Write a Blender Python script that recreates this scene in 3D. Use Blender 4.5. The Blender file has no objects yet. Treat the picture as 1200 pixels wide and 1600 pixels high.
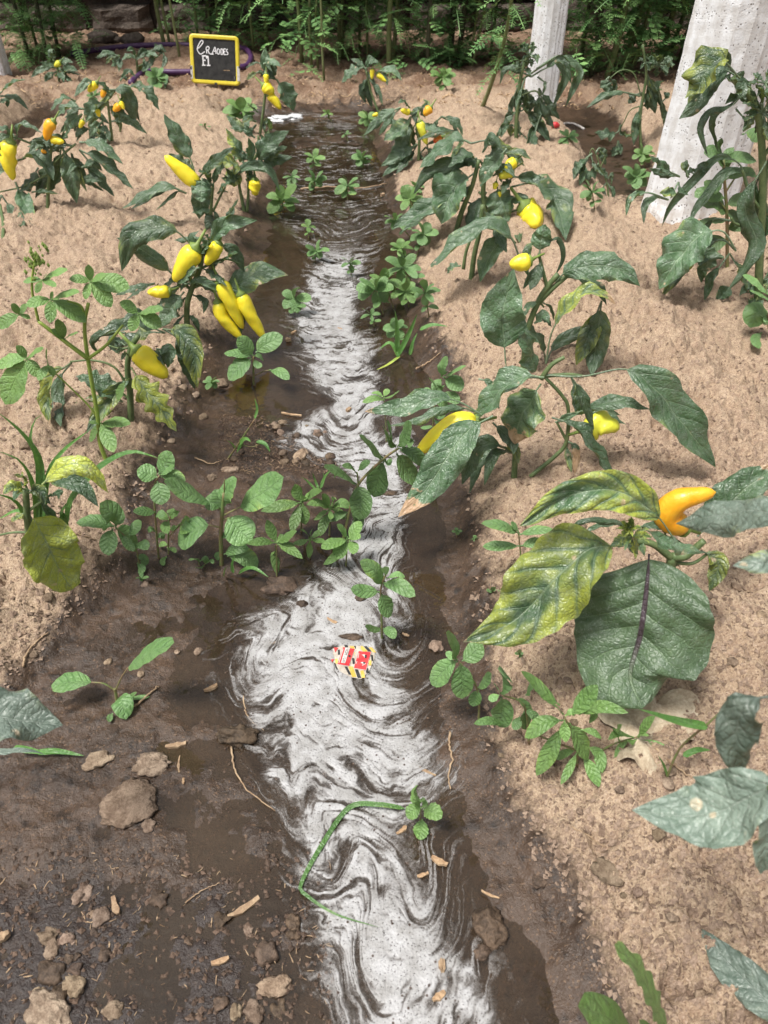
import bpy, math, random
import numpy as np
from mathutils import Vector, Matrix

# ------------------------------------------------------------------ camera, world, sun, exposure
SC = bpy.context.scene
COL = SC.collection
PITCH, CAMH, FPX = math.radians(40.0), 1.0, 1200.0      # metres; focal length in photograph pixels (1200 x 1600)
CP, SP = math.cos(PITCH), math.sin(PITCH)
cam_d = bpy.data.cameras.new('camera'); cam = bpy.data.objects.new('camera', cam_d); COL.objects.link(cam)
cam.location = (0, 0, CAMH); cam.rotation_euler = (math.pi/2 - PITCH, 0, 0)
cam_d.sensor_fit = 'VERTICAL'; cam_d.sensor_height = 34.6; cam_d.lens = 34.6*FPX/1600.0
cam_d.clip_start = 0.02; cam_d.clip_end = 300
cam_d.dof.use_dof = True; cam_d.dof.focus_distance = 1.45; cam_d.dof.aperture_fstop = 9.0
SC.camera = cam
SC.view_settings.view_transform = 'Standard'; SC.view_settings.look = 'None'
SC.view_settings.gamma = 1.0; SC.view_settings.exposure = 0.68
SUN_EL, SUN_AZ = math.radians(68), math.radians(235)       # soft high sun behind thin cloud
W = bpy.data.worlds.new('World'); SC.world = W; W.use_nodes = True
_n, _l = W.node_tree.nodes, W.node_tree.links
_n.clear()
_sky = _n.new('ShaderNodeTexSky'); _sky.sky_type = 'NISHITA'; _sky.sun_disc = False
_sky.sun_elevation = SUN_EL; _sky.sun_rotation = SUN_AZ; _sky.dust_density = 6.0; _sky.air_density = 1.0; _sky.ozone_density = 1.0
_hs = _n.new('ShaderNodeHueSaturation'); _hs.inputs['Saturation'].default_value = 0.22
_bg = _n.new('ShaderNodeBackground'); _bg.inputs['Strength'].default_value = 0.085
_out = _n.new('ShaderNodeOutputWorld')
_l.new(_sky.outputs[0], _hs.inputs['Color']); _l.new(_hs.outputs[0], _bg.inputs['Color']); _l.new(_bg.outputs[0], _out.inputs[0])
sun_d = bpy.data.lights.new('sun', 'SUN'); sun_d.energy = 2.6; sun_d.angle = math.radians(14); sun_d.color = (1.0, 0.95, 0.88)
sun = bpy.data.objects.new('sun', sun_d); COL.objects.link(sun)
_sd = Vector((math.sin(SUN_AZ)*math.cos(SUN_EL), math.cos(SUN_AZ)*math.cos(SUN_EL), math.sin(SUN_EL)))
sun.rotation_euler = _sd.to_track_quat('Z', 'Y').to_euler(); sun.location = (0, 0, 6)
SC.cycles.max_bounces = 5; SC.cycles.diffuse_bounces = 2; SC.cycles.glossy_bounces = 2
SC.cycles.transparent_max_bounces = 8; SC.cycles.transmission_bounces = 3
SC.cycles.use_denoising = True; SC.cycles.adaptive_threshold = .02

# ------------------------------------------------------------------ numeric noise
def _hash(ix, iy, seed):
    h = (ix.astype(np.int64)*374761393 + iy.astype(np.int64)*668265263 + seed*974634777) & 0x7fffffff
    h = ((h ^ (h >> 13))*1274126177) & 0x7fffffff
    return ((h ^ (h >> 16)) & 0xffff)/65535.0
def noise(x, y, seed=0):
    x = np.asarray(x, float); y = np.asarray(y, float)
    x0 = np.floor(x); y0 = np.floor(y); fx = x-x0; fy = y-y0
    u = fx*fx*fx*(fx*(fx*6-15)+10); v = fy*fy*fy*(fy*(fy*6-15)+10)
    def g(dx, dy):
        a = _hash(x0+dx, y0+dy, seed)*2*math.pi
        return np.cos(a)*(fx-dx) + np.sin(a)*(fy-dy)
    a = g(0, 0); b = g(1, 0); c = g(0, 1); d = g(1, 1)
    return 1.41*((a+(b-a)*u) + ((c+(d-c)*u)-(a+(b-a)*u))*v)
def fbm(x, y, o=4, seed=0, gain=.5):
    s = 0; a = 1.0
    for i in range(o):
        s = s + a*noise(x*2**i, y*2**i, seed+i*17); a *= gain
    return s
def sstep(a, b, x):
    t = np.clip((x-a)/(b-a), 0, 1); return t*t*(3-2*t)

# ------------------------------------------------------------------ photograph pixel -> ground point
def ray(px, py):
    xc, yc = (px-600)/FPX, (800-py)/FPX
    return xc, CP+yc*SP, -SP+yc*CP
def flat(px, py, z=0.0):
    dx, dy, dz = ray(px, py); t = (z-CAMH)/dz
    return dx*t, dy*t
def table(rows, z):
    p = sorted([(flat(x, y, z)[1], flat(x, y, z)[0]) for y, x in rows])
    return np.array([a for a, b in p]), np.array([b for a, b in p])
WL = table([(1640, 520), (1400, 470), (1300, 440), (1200, 395), (1100, 345), (1000, 310), (930, 340), (880, 480), (800, 545), (740, 520), (700, 470),
            (660, 400), (620, 365), (560, 375), (500, 380), (440, 405), (380, 425), (300, 435), (220, 440), (190, 435)], 0)
WR = table([(1640, 880), (1500, 840), (1400, 760), (1300, 720), (1200, 690), (1100, 690), (1000, 690), (900, 680), (800, 670), (700, 665), (640, 690),
            (600, 675), (540, 640), (480, 630), (400, 615), (300, 600), (220, 585), (190, 575)], 0)
DL = table([(1700, -700), (1500, -500), (1300, -230), (1180, -60), (1080, 30), (980, 130), (880, 210), (760, 255), (640, 310), (560, 345), (400, 392), (280, 428), (190, 430)], .02)
DR = table([(1640, 930), (1400, 860), (1300, 790), (1150, 735), (1000, 720), (900, 715), (800, 705), (650, 700), (560, 655), (400, 640), (300, 612), (190, 585)], .02)
YEND = 4.42; WATER = .0025
def height(x, y):
    x = np.asarray(x, float); y = np.asarray(y, float)
    wob = .018*noise(x*5, y*5, 3)+.008*noise(x*17, y*17, 5)
    wl = np.interp(y, *WL)+wob; wr = np.interp(y, *WR)+wob
    dl = np.minimum(np.interp(y, *DL)+wob, wl-.02); dr = np.maximum(np.interp(y, *DR)+wob, wr+.02)
    # channel
    d = np.minimum(x-wl, wr-x)
    z = np.where(d > 0, -.030*(1-np.exp(-np.maximum(d, 0)/.07)), 0)
    sr = x-wr; sl = wl-x
    fr = np.clip(sr/(dr-wr), 0, 1); fl = np.clip(sl/(wl-dl), 0, 1)
    flatz = .011*np.maximum(fr, fl)
    rise = np.maximum(x-dr, dl-x)
    tall = np.where(x > 0, .125, .115)
    bed = tall*(1-np.exp(-np.maximum(rise, 0)/.17))
    c2 = .98+.05*np.sin(y*2.1); c3 = -1.72+.04*np.sin(y*2)
    k2 = 1-(.42+.55*sstep(2.5, 3.4, y))*np.exp(-((x-c2)/.20)**4); k3 = 1-1.16*np.exp(-((x-c3)/.15)**4)
    bed = bed*k2*k3
    z = np.where(d > 0, z, flatz*np.minimum(k2, 1)+bed)
    # the far head ditch, then the bank below the wall
    e = sstep(YEND-.05, YEND+.35, y)
    far = .085+.02*noise(x*2, y*2, 9)
    z = z*(1-e)+far*e
    bar = np.exp(-((y-3.92+.05*np.sin(x*9))/.13)**4)*(d > 0)*sstep(0, .1, np.where(d > 0, d, 0))
    z = np.where(d > 0, z+bar*(.034+.004*noise(x*11, y*11, 19)), z)
    cross = np.exp(-((y-4.30)/.15)**4)*sstep(-.95, -.72, x)*(1-sstep(-.17, -.02, x))
    z = z*(1-cross)-.022*cross
    return z
def cells(x, y, seed):
    """distance to the nearest of jittered points, one to a unit cell"""
    x = np.asarray(x, float); y = np.asarray(y, float); x0 = np.floor(x); y0 = np.floor(y); d = np.full(x.shape, 9.0); c = np.zeros(x.shape)
    for i in (-1, 0, 1):
        for j in (-1, 0, 1):
            hx = _hash(x0+i, y0+j, seed); hy = _hash(x0+i, y0+j, seed+5)
            q = np.hypot(x0+i+hx-x, y0+j+hy-y); m = q < d; d = np.where(m, q, d); c = np.where(m, _hash(x0+i, y0+j, seed+9), c)
    return d, c
def detail(x, y, z):
    dry = sstep(.012, .06, z)
    r = .024*fbm(x*4.2, y*4.2, 3, 21)*dry
    lump = fbm(x*2.3, y*2.3, 2, 23)
    rough = .55+.9*sstep(-.35, .5, lump)
    r = r+(.0085*dry*rough+.0050)*fbm(x*13, y*13, 3, 31)
    n = fbm(x*50, y*50, 3, 41)
    r = r+(.0070*dry*rough+.0018)*n
    d, c = cells(x*42+noise(x*60, y*60, 3)*.4, y*42+noise(x*60, y*60, 4)*.4, 7)
    r = r+(.0115*dry*rough+.0016)*np.clip(.55-d, 0, 1)*sstep(.40, .9, c)
    d, c = cells(x*17+noise(x*30, y*30, 13)*.5, y*17+noise(x*30, y*30, 14)*.5, 17)
    r = r+(.012*dry*rough+.002)*np.clip(.5-d, 0, 1)*sstep(.5, .95, c)
    m = noise(x*170, y*170, 51)
    r = r+(.0034*dry+.0009)*m
    pit = np.clip(noise(x*24, y*24, 61)-.26, 0, 1)
    r = r-.034*pit*dry*rough
    return r
def hit(px, py):
    dx, dy, dz = ray(px, py); t = -CAMH/dz*.93
    for _ in range(14):
        h = max(float(height(dx*t, dy*t)), WATER); tn = (h-CAMH)/dz
        t = t+.7*(tn-t)
    return t
def at(px, py, t):
    dx, dy, dz = ray(px, py); return np.array((dx*t, dy*t, CAMH+dz*t))
def ground(px, py):
    return at(px, py, hit(px, py))

# ------------------------------------------------------------------ materials
def new_mat(name):
    m = bpy.data.materials.new(name); m.use_nodes = True
    nt = m.node_tree; nt.nodes.clear()
    return m, nt
class NB:
    def __init__(s, nt): s.nt = nt
    def n(s, t, **kw):
        o = s.nt.nodes.new(t)
        for k, v in kw.items(): setattr(o, k, v)
        return o
    def link(s, a, b): s.nt.links.new(a, b)
    def val(s, sock, v):
        if hasattr(v, 'is_linked') or hasattr(v, 'links'): s.link(v, sock)
        else: sock.default_value = v
    def math(s, op, a, b=None, c=None, clamp=False):
        o = s.n('ShaderNodeMath', operation=op, use_clamp=clamp); s.val(o.inputs[0], a)
        if b is not None: s.val(o.inputs[1], b)
        if c is not None: s.val(o.inputs[2], c)
        return o.outputs[0]
    def mr(s, v, a, b, c=0.0, d=1.0, smooth=True):
        o = s.n('ShaderNodeMapRange', interpolation_type='SMOOTHSTEP' if smooth else 'LINEAR')
        s.val(o.inputs[0], v)
        for i, q in enumerate((a, b, c, d)): s.val(o.inputs[i+1], q)
        return o.outputs[0]
    def mix(s, f, a, b, mode='MIX'):
        o = s.n('ShaderNodeMix', data_type='RGBA', blend_type=mode); s.val(o.inputs[0], f)
        for i, q in ((6, a), (7, b)):
            if isinstance(q, tuple): o.inputs[i].default_value = (*q, 1) if len(q) == 3 else q
            else: s.link(q, o.inputs[i])
        return o.outputs[2]
    def noise(s, vec, scale, detail=3, rough=.55, dist=0.0):
        o = s.n('ShaderNodeTexNoise'); o.inputs['Scale'].default_value = scale; o.inputs['Detail'].default_value = detail
        o.inputs['Roughness'].default_value = rough; o.inputs['Distortion'].default_value = dist
        if vec is not None: s.link(vec, o.inputs['Vector'])
        return o.outputs[0]
    def vor(s, vec, scale, feature='F1'):
        o = s.n('ShaderNodeTexVoronoi', feature=feature); o.inputs['Scale'].default_value = scale
        if vec is not None: s.link(vec, o.inputs['Vector'])
        return o
    def bump(s, h, strength, dist, nrm=None):
        o = s.n('ShaderNodeBump'); o.inputs['Strength'].default_value = strength; o.inputs['Distance'].default_value = dist
        s.link(h, o.inputs['Height'])
        if nrm is not None: s.link(nrm, o.inputs['Normal'])
        return o.outputs[0]
    def bsdf(s, color, rough, spec=.5, normal=None, **kw):
        o = s.n('ShaderNodeBsdfPrincipled')
        if isinstance(color, tuple): o.inputs['Base Color'].default_value = (*color, 1)
        else: s.link(color, o.inputs['Base Color'])
        s.val(o.inputs['Roughness'], rough); s.val(o.inputs['Specular IOR Level'], spec)
        if normal is not None: s.link(normal, o.inputs['Normal'])
        for k, v in kw.items(): s.val(o.inputs[k.replace('_', ' ')], v)
        return o
    def out(s, sh):
        o = s.n('ShaderNodeOutputMaterial'); s.link(sh, o.inputs[0])
M = {}
def soil_material():
    m, nt = new_mat('soil'); b = NB(nt)
    pos = b.n('ShaderNodeNewGeometry').outputs['Position']
    wet = b.n('ShaderNodeAttribute', attribute_name='wet').outputs['Fac']
    n1 = b.noise(pos, 9, 4); n2 = b.noise(pos, 60, 4, .65); n3 = b.noise(pos, 330, 3, .7)
    grain = b.vor(pos, 420).outputs['Color']
    gsep = b.n('ShaderNodeSeparateColor'); b.link(grain, gsep.inputs[0])
    dry = b.mix(b.mr(n1, .3, .7), (.380, .274, .174), (.505, .385, .262))
    n0 = b.noise(pos, 2.6, 4, .6)
    dry = b.mix(b.mr(n0, .50, .72, 0, .55), dry, (.22, .142, .098))
    dry = b.mix(b.mr(n2, .44, .68), dry, (.24, .152, .102))
    dry = b.mix(b.mr(n3, .40, .62, .0, .55), b.mix(.35, dry, (.62, .48, .36)), (.215, .142, .094))
    dry = b.mix(b.mr(gsep.outputs[0], .80, 1.0, 0, .7), dry, (.52, .40, .31))
    dry = b.mix(b.mr(gsep.outputs[1], .82, 1.0, 0, .8), dry, (.17, .11, .075))
    wetc = b.mix(b.mr(n1, .35, .65), (.042, .028, .020), (.078, .050, .034))
    wetc = b.mix(b.mr(gsep.outputs[0], .88, 1.0, 0, .8), wetc, (.16, .10, .06))
    wetc = b.mix(b.mr(n2, .5, .72), wetc, (.022, .016, .013))
    w2 = b.mr(b.math('ADD', wet, b.math('MULTIPLY', b.math('SUBTRACT', n2, .5), .8)), .18, .72)
    muck = b.n('ShaderNodeAttribute', attribute_name='muck').outputs['Fac']
    wetc = b.mix(b.math('MULTIPLY', muck, .8), wetc, (.024, .018, .017))
    mul = b.n('ShaderNodeAttribute', attribute_name='mulch').outputs['Fac']
    dry = b.mix(b.math('MULTIPLY', mul, b.mr(n2, .25, .6, .55, 1.0)), dry, (.165, .098, .062))
    col = b.mix(w2, dry, wetc)
    h = b.math('MULTIPLY', b.math('ADD', b.math('MULTIPLY', n3, .5), b.math('MULTIPLY', n2, .9)), b.mr(w2, 0, 1, 1.0, .45))
    nrm = b.bump(h, 1.0, .008)
    rough = b.mr(b.math('ADD', w2, b.math('MULTIPLY', b.math('SUBTRACT', n1, .5), .5)), .45, 1.0, .92, .30)
    b.out(b.bsdf(col, rough, b.mr(w2, .5, 1.0, .3, .42), nrm).outputs[0]); return m
def water_material():
    m, nt = new_mat('muddy_water'); b = NB(nt)
    pos = b.n('ShaderNodeNewGeometry').outputs['Position']
    n = b.noise(pos, 26, 2, .5, .6); nrm = b.bump(n, .10, .012)
    col = b.mix(b.mr(b.noise(pos, 5, 3), .35, .65), (.042, .031, .022), (.085, .062, .041))
    dif = b.n('ShaderNodeBsdfDiffuse'); b.link(col, dif.inputs[0])
    tr = b.n('ShaderNodeBsdfTransparent'); tr.inputs[0].default_value = (.80, .72, .62, 1)
    m1 = b.n('ShaderNodeMixShader'); m1.inputs[0].default_value = .38
    b.link(tr.outputs[0], m1.inputs[1]); b.link(dif.outputs[0], m1.inputs[2])
    gl = b.n('ShaderNodeBsdfGlossy'); gl.inputs['Roughness'].default_value = .04; b.link(nrm, gl.inputs['Normal'])
    fr = b.n('ShaderNodeFresnel'); fr.inputs[0].default_value = 1.55; b.link(nrm, fr.inputs['Normal'])
    m2 = b.n('ShaderNodeMixShader'); b.link(fr.outputs[0], m2.inputs[0]); b.link(m1.outputs[0], m2.inputs[1]); b.link(gl.outputs[0], m2.inputs[2])
    b.out(m2.outputs[0]); return m
def foam_material():
    m, nt = new_mat('foam'); b = NB(nt)
    pos = b.n('ShaderNodeNewGeometry').outputs['Position']
    f = b.n('ShaderNodeAttribute', attribute_name='foam').outputs['Fac']
    n = b.noise(pos, 210, 3, .7); n2 = b.noise(pos, 45, 3)
    v = b.vor(pos, 260).outputs['Distance']
    bub = b.math('ADD', f, b.math('MULTIPLY', b.math('SUBTRACT', n, .5), .95))
    a = b.mr(bub, .0, 1.02, 0, .90)
    a = b.math('MULTIPLY', a, b.mr(b.noise(pos, 420, 2, .6), .30, .42, .35, 1.0))
    col = b.mix(b.mr(n2, .3, .7), (.31, .305, .30), (.47, .47, .48))
    col = b.mix(b.mr(f, .95, .35), col, (.24, .225, .215))
    sp = b.vor(pos, 95); spd = sp.outputs['Distance']; ss = b.n('ShaderNodeSeparateColor'); b.link(sp.outputs['Color'], ss.inputs[0])
    speck = b.math('MULTIPLY', b.mr(spd, .20, .10), b.math('GREATER_THAN', ss.outputs[0], .62))
    col = b.mix(speck, col, (.07, .045, .035))
    nrm = b.bump(b.math('ADD', v, n), .35, .002)
    p = b.bsdf(col, .5, .4, nrm); tr = b.n('ShaderNodeBsdfTransparent')
    mx = b.n('ShaderNodeMixShader'); b.link(a, mx.inputs[0]); b.link(tr.outputs[0], mx.inputs[1]); b.link(p.outputs[0], mx.inputs[2])
    b.out(mx.outputs[0]); return m
def leaf_material(name, c0, c1, vein, back, yellow, rough=.5, dust=.5, vn=7.0, va=1.6, trans=.18, mid=None, spots=0.0):
    m, nt = new_mat(name); b = NB(nt)
    uv = b.n('ShaderNodeUVMap').outputs[0]; s = b.n('ShaderNodeSeparateXYZ'); b.link(uv, s.inputs[0])
    tc = b.n('ShaderNodeTexCoord').outputs['Object']
    oi = b.n('ShaderNodeObjectInfo'); oc = b.n('ShaderNodeSeparateColor'); b.link(oi.outputs['Color'], oc.inputs[0])
    off = b.n('ShaderNodeVectorMath', operation='ADD'); b.link(tc, off.inputs[0])
    rv = b.n('ShaderNodeCombineXYZ'); b.link(b.math('MULTIPLY', oi.outputs['Random'], 37.0), rv.inputs[0]); b.link(rv.outputs[0], off.inputs[1]); P = off.outputs[0]
    U = s.outputs[0]; V = b.math('MULTIPLY', b.math('ABSOLUTE', b.math('SUBTRACT', s.outputs[1], .5)), 2.0)
    n1 = b.noise(P, 17, 3); n2 = b.noise(P, 70, 3, .6); n3 = b.noise(P, 420, 2, .6)
    midm = b.mr(V, .045, .015)
    c = b.math('SUBTRACT', b.math('MULTIPLY', U, vn), b.math('MULTIPLY', V, va))
    c = b.math('ADD', c, b.math('MULTIPLY', b.math('SUBTRACT', n1, .5), .16))
    c = b.math('ADD', c, b.math('MULTIPLY', b.math('GREATER_THAN', s.outputs[1], .5), .43))
    tri = b.math('ABSOLUTE', b.math('SUBTRACT', b.math('FRACT', c), .5))
    net = b.vor(P, 150, 'DISTANCE_TO_EDGE').outputs['Distance']
    sv = b.math('MULTIPLY', b.mr(tri, .06, .012), b.mr(V, 1.0, .5, .2, 1.0))
    veins = b.math('MAXIMUM', midm, b.math('MULTIPLY', sv, .6))
    col = b.mix(b.mr(n1, .3, .7), c0, c1)
    col = b.mix(b.mr(b.math('ADD', tri, b.math('MULTIPLY', n2, .3)), .25, .65), col, b.mix(.5, col, c1))
    yk = b.math('MULTIPLY', oc.outputs[0], 1.5)
    ym = b.mr(b.math('ADD', b.math('ADD', b.math('MULTIPLY', n1, 1.5), b.math('MULTIPLY', b.mr(tri, .0, .20), .24)), b.math('ADD', b.math('MULTIPLY', V, .30), b.math('MULTIPLY', n2, .25))), b.math('SUBTRACT', 1.45, yk), b.math('SUBTRACT', 2.0, yk))
    ym = b.math('MULTIPLY', ym, b.mr(net, .0, .10, .72, 1.0))
    col = b.mix(ym, col, yellow)
    col = b.mix(b.math('MULTIPLY', veins, .55), col, vein)
    # spray residue and soil dust
    dm = b.math('MULTIPLY', b.mr(n3, .56, .72), b.mr(n2, .40, .62, .15, 1.0))
    col = b.mix(b.math('MULTIPLY', dm, dust), col, (.42, .46, .42))
    col = b.mix(b.math('MULTIPLY', b.mr(n2, .40, .72), dust*.6), col, (.21, .265, .22))
    # dead tissue at the tip, and scattered dead spots
    bk = b.math('SUBTRACT', 1.06, oc.outputs[1])
    bm = b.mr(b.math('ADD', U, b.math('MULTIPLY', b.math('SUBTRACT', n2, .5), .45)), bk, b.math('ADD', bk, .05))
    brown = b.mix(n2, (.30, .17, .09), (.52, .38, .25))
    col = b.mix(bm, col, brown)
    if spots > 0:
        sp = b.vor(P, 34).outputs['Distance']
        sm = b.math('MULTIPLY', b.mr(b.math('ADD', sp, b.math('MULTIPLY', n2, .2)), .29, .22), b.mr(n1, .52, .6))
        col = b.mix(b.math('MULTIPLY', sm, spots), col, (.55, .42, .28))
    if mid is not None:
        col = b.mix(b.math('MULTIPLY', b.mr(V, .046, .028), b.mr(U, .95, .5)), col, mid)
    geo = b.n('ShaderNodeNewGeometry')
    col = b.mix(b.math('MULTIPLY', geo.outputs['Backfacing'], .65), col, back)
    br = b.n('ShaderNodeBrightContrast'); hv = b.n('ShaderNodeHueSaturation'); b.link(col, hv.inputs['Color'])
    b.link(b.math('MULTIPLY', oc.outputs[2], 1.0), hv.inputs['Value']); col = hv.outputs[0]
    h = b.math('ADD', b.math('MULTIPLY', veins, -.7), b.math('ADD', b.math('MULTIPLY', n2, .9), b.math('ADD', b.math('MULTIPLY', b.mr(tri, 0, .3), .28), b.math('MULTIPLY', b.mr(net, 0, .25), .25))))
    nrm = b.bump(h, .6, .004)
    p = b.bsdf(col, rough, .65, nrm)
    t = b.n('ShaderNodeBsdfTranslucent'); b.link(b.mix(.35, col, (.30, .45, .05)), t.inputs[0])
    mx = b.n('ShaderNodeMixShader'); mx.inputs[0].default_value = trans
    b.link(p.outputs[0], mx.inputs[1]); b.link(t.outputs[0], mx.inputs[2]); b.out(mx.outputs[0]); return m
def plain(name, c0, c1, rough=.6, scale=40, bump=.3, dist=.003, spec=.4, stretch=None, objcol=False, **kw):
    m, nt = new_mat(name); b = NB(nt)
    tc = b.n('ShaderNodeTexCoord').outputs['Object']
    if stretch:
        mp = b.n('ShaderNodeMapping'); mp.inputs['Scale'].default_value = stretch; b.link(tc, mp.inputs[0]); tc = mp.outputs[0]
    oi = b.n('ShaderNodeObjectInfo')
    n = b.noise(tc, scale, 4, .6); n2 = b.noise(tc, scale*6, 3, .6)
    col = b.mix(b.mr(b.math('ADD', n, b.math('MULTIPLY', b.math('SUBTRACT', n2, .5), .5)), .3, .7), c0, c1)
    if objcol: col = b.mix(1.0, col, oi.outputs['Color'], 'MULTIPLY')
    nrm = b.bump(b.math('ADD', n, b.math('MULTIPLY', n2, .4)), bump, dist)
    b.out(b.bsdf(col, rough, spec, nrm, **kw).outputs[0]); return m
def pepper_material():
    m, nt = new_mat('pepper_skin'); b = NB(nt)
    oi = b.n('ShaderNodeObjectInfo'); uv = b.n('ShaderNodeUVMap').outputs[0]; s = b.n('ShaderNodeSeparateXYZ'); b.link(uv, s.inputs[0])
    tc = b.n('ShaderNodeTexCoord').outputs['Object']
    n = b.noise(tc, 40, 3); n2 = b.noise(tc, 260, 2)
    base = oi.outputs['Color']
    col = b.mix(b.mr(n, .3, .75), base, b.mix(.3, base, (.72, .74, .10)))
    col = b.mix(b.mr(s.outputs[0], .10, .0, 0, .5), col, (.35, .42, .04))
    col = b.mix(b.mr(n2, .70, .76, 0, .35), col, (.35, .20, .05))
    nrm = b.bump(b.math('ADD', n, b.math('MULTIPLY', n2, .3)), .35, .005)
    p = b.bsdf(col, .34, .45, nrm, Subsurface_Weight=.12, Subsurface_Scale=.01)
    b.out(p.outputs[0]); return m
def concrete_material():
    m, nt = new_mat('whitewashed_concrete'); b = NB(nt)
    tc = b.n('ShaderNodeTexCoord').outputs['Object']
    mp = b.n('ShaderNodeMapping'); mp.inputs['Scale'].default_value = (1, 1, .12); b.link(tc, mp.inputs[0])
    st = b.noise(mp.outputs[0], 26, 4, .6); n = b.noise(tc, 30, 4, .6); fine = b.noise(tc, 200, 2)
    sz = b.n('ShaderNodeSeparateXYZ'); b.link(tc, sz.inputs[0])
    col = b.mix(b.mr(b.math('ADD', b.math('MULTIPLY', st, .45), b.math('MULTIPLY', n, .55)), .36, .64), (.60, .60, .60), (.80, .83, .87))
    low = b.math('MULTIPLY', b.mr(b.math('ADD', sz.outputs[2], b.math('MULTIPLY', n, .25)), .20, .02), b.mr(st, .3, .7, 1.0, .45))
    col = b.mix(low, col, (.42, .36, .30))
    pv = b.vor(tc, 150); pc = b.n('ShaderNodeSeparateColor'); b.link(pv.outputs['Color'], pc.inputs[0])
    pit = b.math('MULTIPLY', b.mr(pv.outputs['Distance'], .42, .25), b.math('MULTIPLY', b.math('GREATER_THAN', pc.outputs[0], .74), b.mr(n, .38, .60)))
    col = b.mix(pit, col, (.10, .085, .075))
    nrm = b.bump(b.math('SUBTRACT', b.math('MULTIPLY', fine, .5), pit), .6, .004)
    b.out(b.bsdf(col, .85, .3, nrm).outputs[0]); return m
M['soil'] = soil_material(); M['water'] = water_material(); M['foam'] = foam_material()
M['pepper_leaf'] = leaf_material('pepper_leaf', (.038, .090, .038), (.100, .172, .090), (.25, .34, .21), (.125, .185, .055), (.36, .41, .06), .36, .60, spots=.8)
M['pepper_leaf_purple'] = leaf_material('pepper_leaf_purple', (.050, .092, .044), (.085, .140, .070), (.19, .28, .15), (.13, .20, .07), (.26, .34, .10), .45, .45, mid=(.055, .035, .05))
M['dusty_leaf'] = leaf_material('dusty_leaf', (.075, .115, .088), (.140, .185, .155), (.24, .29, .25), (.12, .18, .06), (.36, .41, .06), .45, .9, spots=.6)
M['weed_leaf'] = leaf_material('weed_leaf', (.105, .225, .068), (.170, .310, .105), (.18, .31, .13), (.16, .29, .12), (.40, .52, .08), .50, .22, vn=6.0, va=1.3)
M['bright_leaf'] = leaf_material('bright_leaf', (.120, .240, .060), (.190, .335, .095), (.25, .42, .14), (.22, .38, .15), (.42, .52, .08), .5, .2, vn=6.0, va=1.2)
M['grass_blade'] = leaf_material('grass_blade', (.07, .20, .04), (.12, .28, .06), (.18, .34, .12), (.12, .26, .07), (.40, .45, .08), .45, .15, vn=.4, va=.1)
M['hedge_leaf'] = plain('hedge_leaf', (.085, .200, .065), (.220, .390, .130), .5, 9, .0)
M['stem'] = plain('green_stem', (.085, .135, .055), (.15, .20, .085), .5, 60)
M['weed_stem'] = plain('weed_stem', (.15, .22, .07), (.22, .13, .08), .5, 30)
M['cleome_stem'] = plain('cleome_stem', (.20, .30, .05), (.28, .36, .08), .5, 30)
M['hedge_stem'] = plain('hedge_stem', (.13, .17, .06), (.20, .22, .10), .65, 25, stretch=(1, 1, .2))
M['dark_stem'] = plain('dark_stem', (.05, .055, .03), (.09, .09, .05), .7, 25, stretch=(1, 1, .2))
M['pepper'] = pepper_material()
M['calyx'] = plain('calyx', (.16, .24, .05), (.22, .30, .08), .5, 60)
M['concrete'] = concrete_material()
M['clod'] = plain('soil_clod', (.17, .118, .086), (.36, .27, .205), .95, 60, 1.0, .005, .2, objcol=True)
M['wet_clod'] = plain('wet_clod', (.055, .037, .027), (.15, .10, .072), .7, 60, .9, .004, .35, objcol=True)
M['wood'] = plain('wood_chip', (.30, .19, .11), (.55, .40, .25), .85, 60, .5, .002, .25)
M['twig'] = plain('dry_twig', (.24, .16, .10), (.42, .31, .20), .85, 60, .5, .002, .25)
M['dry_leaf'] = plain('dry_leaf', (.34, .27, .19), (.55, .47, .35), .85, 45, .9, .004, .25)
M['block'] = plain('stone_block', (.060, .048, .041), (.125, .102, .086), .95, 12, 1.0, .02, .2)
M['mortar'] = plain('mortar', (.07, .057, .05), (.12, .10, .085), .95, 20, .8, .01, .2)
M['hose'] = plain('hose_rubber', (.055, .020, .075), (.085, .035, .11), .45, 30)
M['frame'] = plain('yellow_plastic', (.62, .50, .03), (.72, .60, .06), .45, 15, .1)
M['board'] = plain('chalkboard', (.012, .012, .013), (.035, .035, .034), .8, 30, .2)
M['chalk'] = plain('white_paint', (.75, .75, .78), (.85, .85, .88), .8, 80, .1)
M['cream'] = plain('printed_cream', (.36, .31, .25), (.56, .52, .46), .5, 60, .1)
M['red'] = plain('printed_red', (.50, .025, .035), (.62, .07, .07), .4, 80, .1)
M['amber'] = plain('printed_yellow', (.55, .36, .06), (.70, .50, .14), .4, 80, .1)
M['black'] = plain('printed_black', (.02, .02, .02), (.05, .05, .05), .4, 80, .1)
M['white'] = plain('printed_white', (.46, .43, .40), (.62, .60, .58), .5, 80, .1)
M['froth'] = plain('froth', (.42, .43, .44), (.68, .69, .71), .7, 60, .8, .004)

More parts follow.
